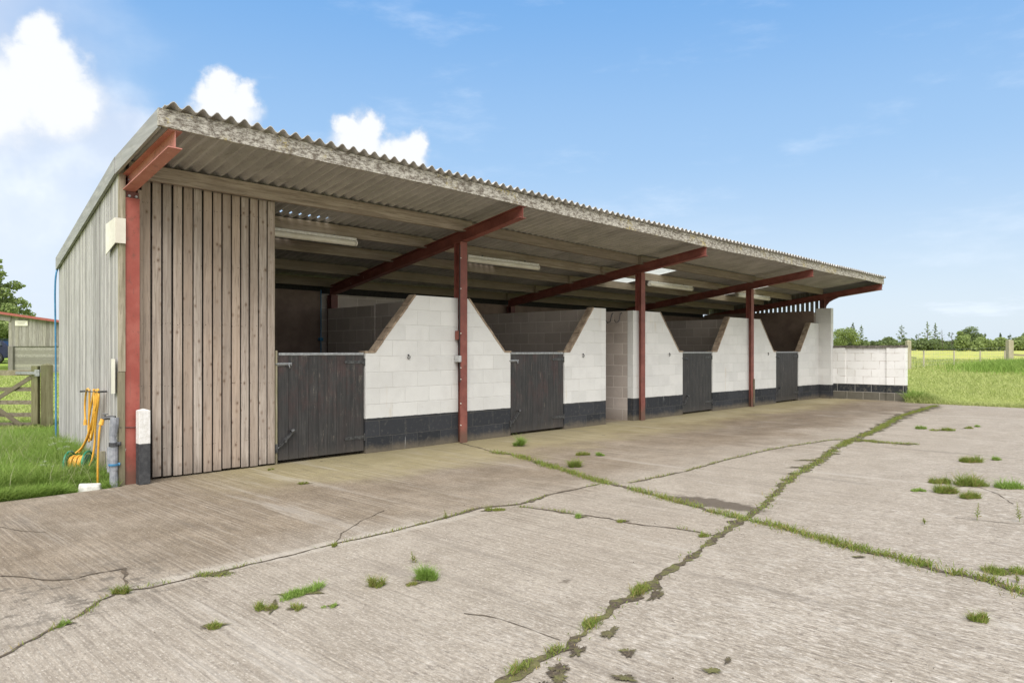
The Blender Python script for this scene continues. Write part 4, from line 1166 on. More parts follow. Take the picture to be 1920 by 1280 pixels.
# --- stable doors
def door(x0, x1, far=False, lab=None):
    zt = 1.385; zb0 = .045; yf = 8.515
    m = MB(); n = int(round((x1-x0)/.145)); w = (x1-x0-.03)/n
    for i in range(n):
        m.box(x0+.015+i*w+.0015, x0+.015+(i+1)*w-.0015, yf, yf+.022, zb0, zt)
    m.box(x0+.015, x1-.015, yf+.0235, yf+.05, zb0+.02, zt-.002, .4)
    d = m.build('stable_door', M_DOOR, S)
    if lab: d['label'] = lab
    m = MB(); m.box(x0+.02, x1-.02, yf-.008, yf+.055, zt+.001, zt+.036); m.build('top_strip', M_GALV, d, bevel=.004)
    for hz in (1.29, .235):
        m = MB(); L = .30
        v = [(x1-.02,hz-.024),(x1-.02,hz+.024),(x1-.02-L,hz+.018),(x1-.035-L,hz),(x1-.02-L,hz-.018)]
        m.prism(v, yf-.010, yf-.002)
        m.tube([(x1-.005, yf-.008, hz-.05), (x1-.005, yf-.008, hz+.05)], .011, 8)
        for q in (.05, .14, .23): m.tube([(x1-.02-q, yf-.010, hz), (x1-.02-q, yf-.016, hz)], .008, 6)
        m.build('strap_hinge', M_IRON, d)
    m = MB(); hz = 1.275
    m.box(x0-.025, x0+.20, yf-.014, yf-.003, hz-.018, hz+.018); m.tube([(x0-.03, yf-.022, hz), (x0+.19, yf-.022, hz)], .009, 6)
    m.tube([(x0+.15, yf-.024, hz), (x0+.15, yf-.045, hz-.035), (x0+.16, yf-.03, hz-.05)], .008, 6)
    m.build('bolt', M_GALV if not far else M_IRON, d)
    m = MB(); a = Vector((x0+.0, yf-.022, .20)); b = Vector((x0+.20, yf-.022, .40))
    m.beam(a+(b-a)*.1, b, .02, .05, up=(0,-1,0)); m.tube([a, b], .012, 6)
    m.tube([a+(b-a)*.45, a+(b-a)*.45+Vector((.0,-.035,.0))], .018, 8)
    m.tube([b+Vector((-.02,-.012,-.0)), b+Vector((.02,-.014,.02))], [.028,.028], 8)
    m.box(x0-.035, x0-.004, yf-.03, yf-.012, .15, .26)
    m.build('kick_bolt', M_IRON, d)
    return d
door(4.49, 5.815, lab='widest stable door, dark brown and beside the wooden cladding')
door(8.755, 10.175, lab='scratched black brown stable door with a reddish patch')
door(14.345, 15.705, True, 'third black stable door with worn flaky paint')
door(19.255, 20.755, True, 'farthest black stable door')
# hooks in the passage and pipe in the first box
for dy in (0, .22):
    m = MB(); y = 8.78+dy; m.tube([(12.385, y, 2.24), (12.33, y, 2.22), (12.28, y, 2.06), (12.18, y, 2.03), (12.12, y, 2.08)], .010, 6); m.build('saddle_hook', M_IRON, S)
m = MB(); m.tube([(7.40, 12.30, 2.62), (7.40, 12.30, 1.0)], .010, 8); m.box(7.36, 7.43, 12.27, 12.33, 1.64, 1.70)
m.build('water_pipe', M_BLUE, S)
# tether rings
for x in (6.57, 10.72, 13.77, 18.73):
    m = MB(); m.tube([(x, 8.500, 1.385), (x, 8.480, 1.385)], .011, 8); m.tube([(x, 8.482, 1.395), (x, 8.47, 1.37)], .007, 6)
    m.tube([(x + .023*math.cos(t), 8.478 - .006*math.sin(t), 1.350 + .023*math.sin(t)) for t in np.linspace(0, 2*math.pi, 15)[:-1]], .005, 6, closed=True)
    m.build('tether_ring', M_IRON, S, smooth=False)

# --- strip lights under the second purlin
LB = [('nearest strip light, partly behind the wooden cladding', 4.35, 6.20), ('second strip light from the left, crossing the first free red post', 8.50, 10.36),
      ('third strip light, right of the second free red post', 14.25, 16.15), ('farthest strip light, beside the third free red post', 18.62, 20.60)]
for lab, xa, xb in LB:
    z = Bz((xa+xb)/2, 9.32)+.075; o = thing('strip_light', ((xa+xb)/2, 9.32, z), lab, 'strip light', 'strip lights under the roof')
    m = MB(); m.tube([(xa+.02, 9.32, z-.018+.0), (xb-.02, 9.32, z-.018)], .043, 12); m.build('diffuser', M_TUBE, o, smooth=False)
    m = MB(); m.box(xa, xb, 9.285, 9.355, z+.022, z+.062); m.build('housing', M_WPAINT, o, bevel=.004)
    for e in (xa, xb): m = MB(); m.tube([(e-.012, 9.32, z-.012), (e+.012, 9.32, z-.012)], .049, 12); m.build('end_cap', M_TUBE, o)
    m = MB()
    for q in (.2, .8): m.box(xa+(xb-xa)*q-.01, xa+(xb-xa)*q+.01, 9.31, 9.33, z+.06, Bz(xa, 9.4)+.165)
    m.build('hanger', M_IRON, o)
# cable batten above the lights
m = MB(); m.box(4.3, 21.5, 9.345, 9.375, 3.205-.0, 3.23); 

# ================================================================== LOW YARD WALL beyond the end pier
Wl = thing('yard_wall', (22.5, 7.1, 0), 'low white block wall with black base and dark coping beyond the stable end', 'wall')
m = MB(); m.box(22.47, 22.61, 7.795, 8.138, -.05, 1.535, .5); m.box(22.51, 22.65, 6.64, 7.797, -.05, 1.532, .5)
m.build('wall_face', M_YARDW, Wl)
m = MB(); m.box(22.47, 22.68, 6.14, 6.642, -.05, 1.534, .5); o = m.build('end_pillar', M_YARDW, Wl)
m = MB(); y = 6.13; r = random.Random(2)
while y < 8.1:
    y2 = min(y+.208, 8.137); m.box(22.455+r.uniform(-.006,.006), 22.69, y, y2-.007, 1.537, 1.60+r.uniform(-.004,.004)); y = y2+.0 if y2 < 8.137 else 9
m.build('coping', M_COPE, Wl)

# ================================================================== things at the near corner
b_ = thing('guard_post', (2.84, 8.31, 0), 'short square post painted white above and black below at the cladding corner', 'guard post')
m = MB(); m.box(2.758, 2.872, 8.25, 8.360, .44, .80); m.add([(2.758,8.25,.80),(2.872,8.25,.80),(2.872,8.36,.80),(2.758,8.36,.80),(2.815,8.31,.82)], [(0,1,4),(1,2,4),(2,3,4),(3,0,4)])
m.build('white_top', M_WPAINT, b_, bevel=.005)
m = MB(); m.box(2.7585, 2.8715, 8.2505, 8.3595, .0, .438); m.build('black_base', M_BLK, b_, bevel=.005)

sl = MB(); sl.add([(2.20,8.37,-.03),(2.41,8.35,-.03),(2.46,8.46,-.03),(2.25,8.56,-.03),(2.215,8.385,.040),(2.40,8.362,.034),(2.447,8.455,.044),(2.262,8.545,.050)],
   [(0,3,2,1),(4,5,6,7),(0,1,5,4),(1,2,6,5),(2,3,7,6),(3,0,4,7)])
o = sl.build('stone_slab', M_STONE, bevel=.012); tag(o, 'pale broken concrete slab lying at the edge of the grass', 'stone slab')

sp = thing('standpipe', (2.545, 8.375, 0), 'grey lagged standpipe with tap bent over beside the red corner post', 'standpipe')
m = MB()
m.tube([(2.545,8.375,-.02),(2.545,8.375,.10),(2.543,8.375,.17)], [.042,.042,.036], 12); m.tube([(2.545,8.375,.17),(2.545,8.378,.42),(2.55,8.38,.46)], [.040,.043,.040], 12)
m.tube([(2.545,8.378,.45),(2.535,8.38,.52),(2.55,8.38,.66),(2.555,8.38,.735)], [.036,.036,.046,.042], 12)
m.build('lagging', M_GREY, sp)
m = MB(); m.tube([(2.51,8.40,.16),(2.51,8.40,.42)], .022, 10); m.build('side_pipe', M_GREY, sp)
m = MB(); m.tube([(2.56,8.38,.725),(2.50,8.415,.735),(2.455,8.44,.725)], [.030,.022,.017], 10); m.tube([(2.475,8.425,.735),(2.475,8.425,.775)], .008, 8)
m.tube([(2.455,8.44,.775),(2.50,8.41,.775)], .006, 6); m.build('tap', M_IRON, sp)
m = MB(); m.tube([(2.50,8.40,.235),(2.60,8.35,.235)], .018, 8); m.tube([(2.545,8.375,.225),(2.545,8.375,.245)], .052, 12); m.build('blue_clamp', M_BLUE, sp)
m = MB(); m.tube([(2.57,8.35,.455),(2.60,8.33,.455)], .022, 10); m.tube([(2.545,8.376,.43),(2.545,8.376,.47)], .05, 12); m.build('valve', M_BLK, sp)

# yellow hoses
def smooth(P, k=3):
    P = [Vector(p) for p in P]
    for _ in range(k):
        Q = [P[0]]
        for a, b in zip(P, P[1:]): Q += [a.lerp(b, .25), a.lerp(b, .75)]
        Q.append(P[-1]); P = Q
    return P
hh = thing('garden_hose', (2.62, 9.4, 0), 'yellow hose looped over a hook on the weathered side cladding', 'garden hose')
HOSE = [[(2.66,9.80,.60),(2.67,9.86,.80),(2.66,9.76,.965),(2.64,9.62,1.0),(2.60,9.42,.98)],
 [(2.63,9.52,.99),(2.63,9.53,.73),(2.64,9.60,.50),(2.60,9.42,.33),(2.62,9.55,.58),(2.61,9.28,1.0)],
 [(2.61,9.30,1.0),(2.60,9.22,.75),(2.62,9.43,.52),(2.60,9.37,.38),(2.59,9.20,.6),(2.59,9.12,1.0)],
 [(2.59,9.11,1.01),(2.59,9.11,.82),(2.61,9.32,.60),(2.60,9.50,.40),(2.56,9.58,.28),(2.53,9.58,.24)],
 [(2.57,8.98,1.01),(2.575,9.0,.88),(2.60,9.26,.70),(2.59,9.44,.45),(2.56,9.55,.30),(2.50,9.60,.235)],
 [(2.575,9.02,1.015),(2.57,8.95,.92),(2.59,9.16,.62),(2.60,9.22,.34),(2.56,9.22,.13),(2.50,9.34,.04),(2.44,9.48,.03)],
 [(2.60,9.06,.99),(2.60,9.17,.74),(2.60,9.30,.5),(2.62,9.44,.36),(2.61,9.38,.55),(2.60,9.16,1.0)]]
for L in HOSE:
    m = MB(); m.tube(smooth(L), .0115, 8); m.build('hose_loop', M_YEL, hh, smooth=True)
m = MB(); m.tube([(2.66,9.80,.545),(2.66,9.80,.61)], [.022,.017], 10); m.build('connector', M_YEL, hh)
hk = MB(); hk.tube([(lx(9.5), 9.80, .96), (2.60, 9.79, .955)], .012, 6); hk.tube([(lx(9.1), 8.98, .985), (2.56, 8.97, .985)], .012, 6); hk.tube([(2.62,9.80,.955),(2.585,9.4,.97),(2.565,9.02,.985)], .006, 6)
o = hk.build('hose_hook', M_IRON, S)
h2 = thing('garden_hose', (2.46, 8.45, 0), 'short yellow hose hanging from the standpipe tap down to the ground', 'garden hose')
m = MB(); m.tube(smooth([(2.452,8.44,.70),(2.432,8.46,.63),(2.43,8.49,.45),(2.44,8.55,.2),(2.455,8.60,-.02)]), .0115, 8); m.build('hose_length', M_YEL, h2, smooth=True)
m = MB(); m.tube([(2.455,8.44,.722),(2.44,8.445,.66)], [.020,.024], 10); m.build('connector', M_YEL, h2)
# reel
rl = thing('hose_reel', (2.50, 9.50, 0), 'green hose reel wound with yellow hose lying in the grass', 'hose reel')
c0 = Vector((2.485, 9.40, .145)); ax = Vector((.75, -.66, 0)).normalized()
def ring(m, c, R_, r_, seg=26):
    u = ax.cross(Vector((0,0,1))).normalized(); w = Vector((0,0,1))
    m.tube([c + (u*math.cos(t)+w*math.sin(t))*R_ for t in np.linspace(0, 2*math.pi, seg+1)[:-1]], r_, 8, closed=True)
for sgn in (-1, 1):
    m = MB(); c = c0 + ax*sgn*.10; ring(m, c, .135, .012); m.tube([c-ax*.006, c+ax*.006], .10, 24)
    m.build('reel_disc', M_GRN, rl)
m = MB()
for k in range(7): ring(m, c0 + ax*(-.078+.026*k), .072 + .012*(k % 2), .0125)
m.build('wound_hose', M_YEL, rl, smooth=True)
m = MB(); m.tube([c0-ax*.10, c0+ax*.10], .06, 16); m.build('drum', M_GRN, rl)
m = MB(); u = ax.cross(Vector((0,0,1))).normalized()
for sgn in (-1, 1):
    c = c0 + ax*sgn*.118; m.beam(c+Vector((0,0,.02)), c+u*.12-Vector((0,0,.16)), .02, .025); m.beam(c+Vector((0,0,.02)), c-u*.12-Vector((0,0,.16)), .02, .025)
m.build('stand', M_GRN, rl)
o = MB().box(2.60, 2.66, 9.05, 9.09, -.03, .30, .5).build('short_stake', M_STAKE); tag(o, 'short grey stake standing behind the green hose reel', 'stake')
# blue pipe up the rear corner of the end wall
m = MB(); m.tube(smooth([(3.02,12.45,2.72),(2.97,12.40,2.60),(2.965,12.42,2.30),(2.975,12.44,2.0),(2.985,12.45,1.2),(2.985,12.45,-.03)], 2), .013, 8)
o = m.build('water_pipe', M_BLUE, smooth=True); tag(o, 'thin blue water pipe running down the rear corner of the side cladding', 'water pipe')

# white umbel plants by the reel
for k, (x, y, h) in enumerate(((2.30, 9.45, .38), (2.42, 9.75, .42), (2.14, 9.15, .26))):
    mb = MB(); r = random.Random(k); st = MB()
    for s_ in range(5):
        b0 = Vector((x+r.uniform(-.04,.04), y+r.uniform(-.04,.04), -.03)); t0 = b0 + Vector((r.uniform(-.12,.12), r.uniform(-.12,.12), h*r.uniform(.8,1.1)))
        st.tube([b0, b0.lerp(t0,.5)+Vector((.01,0,0)), t0], .0025, 5)
        for q in range(26):
            p = t0 + Vector((r.gauss(0,.018), r.gauss(0,.018), r.uniform(-.010,.010))); e = .0038
            mb.add([p+Vector((-e,-e,0)), p+Vector((e,-e,0)), p+Vector((e,e,0)), p+Vector((-e,e,0))], [(0,1,2,3)])
    root = thing('cow_parsley', (x, y, -.03), ['flowering cow parsley left of the hose reel', 'taller flowering cow parsley behind the hose reel', 'low flowering cow parsley nearest the slab in the grass'][k], 'wild flower', 'cow parsley by the hose reel')
    mb.build('flower_head', M_WHITEF, root); st.build('stem', M_GRASS, root)

# ================================================================== GATE
gx, gy = at(88, 13.6)
L_ = -RIGHT
gp = thing('gate_post', (gx, gy, 0), 'thick square green stained post beside the stable corner with the gate hung on it', 'gate post')
def obox(m, c, wx, wy, z0, z1, tint=None, u=RIGHT, top=0):
    v_ = Vector((-u.y, u.x, 0)); v = []
    for z in (z0, z1):
        for a, b in ((-1,-1),(1,-1),(1,1),(-1,1)): p = c + u*a*wx/2 + v_*b*wy/2; v.append((p.x, p.y, z))
    m.hexa(v, tint)
    if top:
        k = len(v); t = c + Vector((0,0,0)); m.add(v[4:] + [(t.x, t.y, z1+top)], [(0,1,4),(1,2,4),(2,3,4),(3,0,4)], tint)
c = Vector((gx, gy, 0)); tw = Vector((.97, -.22, 0)).normalized()
m = MB(); obox(m, c, .20, .20, -.05, 1.175, .4, tw, .035); m.build('post_shaft', M_POSTW, gp)
gt = thing('field_gate', tuple(c + L_*1.4), 'five bar wooden field gate with crossed braces, left of the thick post', 'gate')
hs = c + L_*.20 - FWD*.02
def grail(z, th, h, a=0.0, b=3.2, name='rail'):
    m = MB(); m.beam(hs + L_*a + Vector((0,0,z)), hs + L_*b + Vector((0,0,z+.0)), th, h); return m.build(name, M_GATE, gt)
m = MB(); obox(m, hs, .12, .08, .06, 1.16, .5, RIGHT); m.build('hanging_stile', M_POSTW, gt)
for z, hgt in ((1.03,.10), (.72,.075), (.47,.075), (.235,.075), (.05,.075)): grail(z, .045, hgt, .062)
for (a, za, b, zb1) in ((.05, .93, .95, .30), (.55, .42, 1.6, -.0)):
    pass
m = MB(); m.beam(hs + L_*.06 - FWD*.036 + Vector((0,0,.95)), hs + L_*1.45 - FWD*.036 + Vector((0,0,.06)), .025, .075); m.build('brace', M_GATE, gt)
m = MB(); m.beam(hs + L_*.30 + FWD*.036 + Vector((0,0,.02)), hs + L_*1.6 + FWD*.036 + Vector((0,0,1.0)), .025, .075)
m = MB(); m.beam(hs + L_*.22 - FWD*.064 + Vector((0,0,.03)), hs + L_*.95 - FWD*.064 + Vector((0,0,.55)), .025, .075); m.build('brace', M_GATE, gt)
m = MB(); m.beam(hs + L_*.34 - FWD*.06 + Vector((0,0,1.03)), hs - L_*.10 - FWD*.12 + Vector((0,0,1.03)), .008, .05)
obox(m, hs - L_*.11 - FWD*.125, .09, .012, .97, 1.09, .5, RIGHT); m.build('strap_hinge', M_GALV, gt)

# ================================================================== FAR BARN, CAR AND TREE on the left
bw = 34.0; z0 = .44
pL = Vector((*at(17, bw), 0)); pR = Vector((*at(150, bw), 0))
def zpix(py, w): return 1.45 - (py-657)/1344.*w
BN = thing('field_shelter', (pL.x, pL.y, z0), 'grey boarded barn with a red edged roof behind the gate', 'barn')
dR = (pR-pL).normalized(); nB = FWD
m = MB(); Lw = (pR-pL).length; n = int(Lw/.16)
for i in range(n):
    t0, t1 = i/n, (i+1)/n - .006/Lw
    a, b = pL + dR*Lw*t0, pL + dR*Lw*t1; za = zpix(593+ (606-593)*t0*1.2, bw); zb_ = zpix(593+(606-593)*t1*1.2, bw)
    lo = zpix(649, bw); r0 = random.Random(i).uniform(0,.012)
    v = [a-nB*(.02+r0), b-nB*(.02+r0), b, a]
    m.add([(p.x,p.y,lo) for p in v] + [(v[0].x,v[0].y,za),(v[1].x,v[1].y,zb_),(v[2].x,v[2].y,zb_),(v[3].x,v[3].y,za)], [(0,3,2,1),(4,5,6,7),(0,1,5,4),(1,2,6,5),(2,3,7,6),(3,0,4,7)])
m.build('upper_boarding', M_BARNW, BN)
m = MB(); z = zpix(697, bw)-.1
while z < zpix(651, bw)-.1:
    a, b = pL+dR*.25+nB*.02, pR+nB*.02; hh_ = .16
    m.add([(a.x,a.y,z),(b.x,b.y,z),(b.x+nB.x*.03,b.y+nB.y*.03,z),(a.x+nB.x*.03,a.y+nB.y*.03,z),(a.x,a.y,z+hh_-.008),(b.x,b.y,z+hh_-.008),(b.x+nB.x*.03,b.y+nB.y*.03,z+hh_-.008),(a.x+nB.x*.03,a.y+nB.y*.03,z+hh_-.008)],
      [(0,3,2,1),(4,5,6,7),(0,1,5,4),(1,2,6,5),(2,3,7,6),(3,0,4,7)]); z += hh_
m.build('lower_boarding', M_BARNH, BN)
m = MB(); obox(m, pL+dR*.13, .22, .2, .3, zpix(649, bw), .4); m.build('door_post', M_BARNW, BN)
# roof: slopes down to the right and runs back 5 m; open bay to the left
m = MB(); oL = pL - dR*3.6
zA = zpix(590-13*.9*1.2, bw); 
RB = Vector((*at(50, 1), 0)).normalized()
def rp(t, back): 
    p = pL + dR*(t) + RB*back; z = zpix(591, bw) - .0*back - t*(zpix(591,bw)-zpix(604.5,bw))/(Vector((*at(112,bw),0))-pL).length
    return Vector((p.x, p.y, z))
for (ta, tb) in ((-3.6, Lw+.2),):
    a, b, c_, d_ = rp(ta,-.25), rp(tb,-.25), rp(tb,5.5), rp(ta,5.5); up = Vector((0,0,.06))
    m.hexa([a,b,c_,d_,a+up,b+up,c_+up,d_+up])
m.build('roof', M_SHEET, BN)
m = MB(); a, b = rp(-3.6,-.28), rp(Lw+.2,-.28); m.beam(a+Vector((0,0,.045)), b+Vector((0,0,.045)), .03, .11); m.build('red_edge_trim', M_REDR, BN)
m = MB(); obox(m, pL+dR*(Lw/2)+RB*5.3, Lw, .1, .2, zpix(606, bw), .5)
m.build('rear_wall', M_BARNW, BN)
m = MB(); m.beam(rp(-3.6,-.05)-Vector((0,0,.15)), rp(.1,-.05)-Vector((0,0,.15)), .06, .26); m.build('lintel', M_BARNW, BN)
sg = MB(); q = pL + dR*.62 - nB*.05; sg.beam(q - dR*.30 + Vector((0,0,zpix(606,bw)+.0)), q + dR*.30 + Vector((0,0,zpix(606,bw))), .02, .24)
o = sg.build('sign_board', M_CREAM, BN)
sgl = MB()
for k in range(3):
    zz = zpix(606,bw)+.06-.055*k; ww = (.22,.17,.20)[k]; sgl.beam(q-nB*.012-dR*ww+Vector((0,0,zz)), q-nB*.012+dR*ww+Vector((0,0,zz)), .004, .016)
sgl.build('faded_lettering', M_BARNW, o)

# car behind the open bay
cw = 43.0; ccx = Vector((*at(-28, cw), 0)); cz = h_at(ccx.x, ccx.y)
CR = thing('parked_car', (ccx.x, ccx.y, cz), 'dark blue car parked beyond the open bay of the barn', 'car')
cu = RIGHT; cv = FWD
def cprism(poly, half, z=0, inset=0):
    m = MB(); v = []
    for s_ in (-1, 1):
        for (a, zz, k) in poly: p = ccx + cu*a + cv*s_*(half-k); v.append((p.x, p.y, cz+zz))
    n = len(poly); m.add(v, [list(range(n-1,-1,-1)), list(range(n, 2*n))] + [[i, (i+1) % n, (i+1) % n+n, i+n] for i in range(n)]); return m
body = [(-2.1,.35,.08),(-2.12,.75,.05),(-1.9,.90,.02),(-1.05,.98,.0),(-.45,1.40,.16),(.9,1.46,.18),(1.55,1.30,.16),(1.95,1.0,.04),(2.08,.85,.03),(2.12,.45,.06),(2.0,.30,.08),(1.7,.28,.0),(-1.9,.28,.0)]
cprism(body, .88).build('body', M_CARB, CR, bevel=.03)
cprism([(-.92,1.0,.0),(-.42,1.36,.13),(.15,1.40,.14),(.15,1.0,.0)], .885).build('side_window', M_GLASS, CR)
cprism([(.22,1.0,.0),(.22,1.40,.14),(.9,1.41,.15),(1.5,1.24,.12),(1.62,1.02,.0)], .885).build('side_window', M_GLASS, CR)
for a in (-1.35, 1.35):
    for s_ in (-1, 1):
        p = ccx + cu*a + cv*s_*.80 + Vector((0,0,cz+.32)); m = MB(); m.tube([p-cv*.1, p+cv*.1], .32, 20); w_ = m.build('wheel', M_TYRE, CR)
        m = MB(); m.tube([p-cv*.105, p+cv*.105], .20, 16); m.build('rim', M_RIM, w_)
m = MB(); p = ccx + cu*2.09 + Vector((0,0,cz)); 
for s_ in (-1,1): q = p + cv*s_*.6; m.beam(q+Vector((0,0,.72)), q+Vector((0,0,.88)), .22, .06, up=(1,0,0))
m.build('tail_light', M_REDR, CR)

# ================================================================== TREES AND HEDGE
def leaf_cloud(blobs, n, size, seed, flat=.6, hollow=.45):
    """many small leaf quads spread through several ellipsoid clumps: returns verts, faces"""
    r_ = np.random.default_rng(seed); B = np.array(blobs, dtype=float)
    wgt = (B[:,3]*B[:,4]*B[:,5])**(2/3); wgt /= wgt.sum()
    idx = r_.choice(len(B), n, p=wgt); b = B[idx]
    d = r_.normal(size=(n,3)); d /= np.linalg.norm(d, axis=1)[:,None]
    rad = hollow + (1-hollow)*r_.random(n)**.6; rad *= 1 + .16*np.sin(d[:,0]*7+idx)*np.cos(d[:,2]*6+idx*2)
    C = b[:,:3] + d*rad[:,None]*b[:,3:6]
    nrm = d*.7 + r_.normal(size=(n,3))*.8; nrm /= np.linalg.norm(nrm, axis=1)[:,None]
    t = np.cross(nrm, r_.normal(size=(n,3))); t /= np.linalg.norm(t, axis=1)[:,None]; u = np.cross(nrm, t)
    s = size*(.5+.9*r_.random(n))[:,None]
    V = np.stack([C - t*s, C - u*s*flat, C + t*s, C + u*s*flat], 1).reshape(-1,3)
    return V, r_.random(n)
def leaves(name, blobs, n, size, m, parent, seed, **kw):
    V, t = leaf_cloud(blobs, n, size, seed, **kw)
    off = Vector((0,0,0)); p = parent
    while p is not None: off += p.location; p = p.parent
    V = V - np.array(off)
    me = bpy.data.meshes.new(name); me.vertices.add(len(V)); me.vertices.foreach_set('co', V.ravel())
    me.loops.add(len(V)); me.loops.foreach_set('vertex_index', np.arange(len(V))); me.polygons.add(len(V)//4)
    me.polygons.foreach_set('loop_start', np.arange(len(V)//4)*4); me.materials.append(m)
    a = me.attributes.new('tint', 'FLOAT', 'FACE'); a.data.foreach_set('value', t)
    me.update(calc_edges=True)
    o = bpy.data.objects.new(name, me); col.objects.link(o)
    if parent is not None: o.parent = parent
    return o
def tree(x, y, h, w, label, leafm, kind='round', seed=0, n=900, size=.12, group='trees along the far hedge', name='hedgerow_tree', z=None, dens=1.0):
    r = random.Random(seed); z = h_at(x, y) if z is None else z
    T = thing(name, (x, y, z-.1), label, 'tree', group); base = Vector((x, y, z-.1)); br = MB(); B = []
    lean = Vector((r.uniform(-.05,.05)*h, r.uniform(-.05,.05)*h, 0))
    top = base + lean + Vector((0,0,h*.93)); tr = max(.04, h*.018)
    pts = [base, base.lerp(top,.35)+Vector((r.uniform(-.03,.03)*h,0,0)), base.lerp(top,.7), top]
    br.tube(pts, [tr, tr*.75, tr*.45, tr*.12], 7)
    if kind == 'round':
        for k in range(int(11*dens)):
            a = r.uniform(0, 2*math.pi); q = r.random()**.6; zz = h*r.uniform(.28,.88); rr = w/2*math.sin(math.pi*min(.97, max(.12, (zz/h-.10)/.95)))**.6
            c = base + Vector((math.cos(a)*rr*q*.75, math.sin(a)*rr*q*.75, zz)); s_ = w*r.uniform(.15,.25)
            B.append((c.x, c.y, c.z, s_, s_, s_*.8)); br.tube([base.lerp(top, .25+.4*zz/h*.8), c], [tr*.4, tr*.1], 5)
    elif kind == 'open':
        nb = int(16*dens)
        for k in range(nb):
            t_ = .22 + .74*k/nb; p = base.lerp(top, t_); a = k*2.4; L = w/2*(1.05-t_)**.7*r.uniform(.5,1.1)
            c = p + Vector((math.cos(a)*L, math.sin(a)*L, L*.15)); s_ = max(.12, w*.13*(1.2-t_))
            B.append((c.x, c.y, c.z, s_*1.25, s_*1.25, s_*.7)); B.append((*(p.lerp(c,.5)), s_*.8, s_*.8, s_*.6)); br.tube([p, c], [tr*.3, tr*.08], 5)
    elif kind == 'spire':
        nb = int(26*dens)
        for k in range(nb):
            t_ = .12 + .86*k/nb; p = base.lerp(top, t_) ; a = k*2.4 + r.uniform(-.4,.4); L = w/2*(1.02-t_)**.8*r.uniform(.45,1.15)
            c = p + Vector((math.cos(a)*L, math.sin(a)*L, L*.35)); s_ = max(.10, w*.085*(1.3-t_)) 
            B.append((c.x, c.y, c.z, s_*1.2, s_*1.2, s_*.55)); B.append((*(p.lerp(c,.55)), s_*.8, s_*.8, s_*.5)); br.tube([p, c], [tr*.25, tr*.06], 5)
        B.append((top.x, top.y, top.z, .07, .07, h*.06))
    elif kind == 'bare':
        for k in range(16):
            t_ = .2 + .75*k/16; p = base.lerp(top, t_); a = k*2.4; L = w/2*(1.1-t_); c = p + Vector((math.cos(a)*L, math.sin(a)*L, L*.8))
            br.tube([p, c], [tr*.3, tr*.08], 4)
            if r.random() < .45: B.append((c.x, c.y, c.z, .14, .14, .14))
        B.append((base.x, base.y, base.z+h*.2, w*.3, w*.3, h*.12))
    br.build('trunk', M_BARK, T); leaves('crown', B, n, size, leafm, T, seed+1)
    return T
HW = 100.0
def hz(px, py, w): return zpix(py, w)
TR = [ # px, top py, width px, kind, leaf, label
 (1583,614,56,'round',M_LEAFB,'broad light green bush tree rising just right of the end pier'),
 (1600,601,22,'spire',M_LEAFC,'thin dark conifer beside the broad light bush above the low wall'),
 (1612,606,30,'spire',M_LEAFA,'ragged young tree second from the pier above the low wall'),
 (1643,633,22,'round',M_LEAFA,'very small round tree above the middle of the low wall'),
 (1666,630,30,'round',M_LEAFA,'low rounded tree above the pillar of the low wall'),
 (1693,605,36,'spire',M_LEAFA,'tall ragged conifer just left of the first yellow topped post'),
 (1722,622,24,'bare',M_LEAFC,'sparse dark tree right of the yellow topped post'),
 (1740,600,30,'spire',M_LEAFB,'pointed light green conifer, left one of the middle pair'),
 (1752,603,22,'spire',M_LEAFA,'pointed narrow conifer, right one of the middle pair'),
 (1768,612,24,'bare',M_LEAFA,'spindly near leafless tree right of the middle pair'),
 (1785,618,30,'bare',M_LEAFC,'spindly tree with a tufted top left of the big round tree'),
 (1806,617,30,'round',M_LEAFB,'smaller round crown against the left flank of the big round tree'),
 (1822,612,50,'round',M_LEAFA,'big round tree, largest crown on the right half of the hedge'),
 (1846,618,10,'bare',M_LEAFC,'thin dead spire right of the big round tree'),
 (1876,622,8,'spire',M_LEAFC,'narrow dark spire left of the second fence post'),
 (1893,620,12,'bare',M_LEAFC,'thin dead spire behind the second fence post'),
 (1935,628,40,'round',M_LEAFA,'round tree at the right frame edge'),
]
for i, (px, py, wp_, kind, lm, lab) in enumerate(TR):
    w = HW + (i*37 % 9) - 4; x, y = at(px, w); zg = h_at(x, y); ht = (zpix(py, w)-zg)*(.95 if kind == 'round' else 1)
    tree(x, y, ht, wp_*w/1344, lab, lm, kind, 50+i, n={'round':2600,'open':1300,'spire':1300,'bare':420}[kind]*(2 if wp_ > 45 else 1), size=.085 if kind == 'round' else .07)
# hedge: a continuous mass
def hedge(name, p0, p1, w0, h, depth, n, size, m, seed, label, wob=.3):
    a = Vector((*at(p0, w0), 0)); b = Vector((*at(p1, w0), 0)); L = (b-a).length; B = []; r = random.Random(seed)
    k = int(L/1.1)
    for i in range(k):
        p = a.lerp(b, (i+.5)/k) + FWD*r.uniform(-.5,.5); hh_ = h*(1+wob*mnoise.noise((i*.21, seed, 0))+.25*r.uniform(-1,1)); zg = h_at(p.x, p.y)
        B.append((p.x, p.y, zg+hh_*.45, 1.0, depth, hh_*.55))
    o = leaves(name, B, n, size, m, None, seed); tag(o, label, 'hedge', kind='stuff')
hedge('far_hedge', 1540, 1990, HW, 1.5, 1.0, 30000, .15, M_LEAFA, 1, 'long mixed green hedge along the far side of the meadow')
hedge('far_hedge', 1800, 2010, HW-9, 1.65, .9, 12000, .14, M_LEAFB, 2, 'lighter bramble bank standing forward of the hedge on the right', .6)
hedge('far_hedge', -130, 130, 80, 2.6, 1.5, 9000, .2, M_LEAFA, 3, 'distant hedge seen beyond the barn at the left')

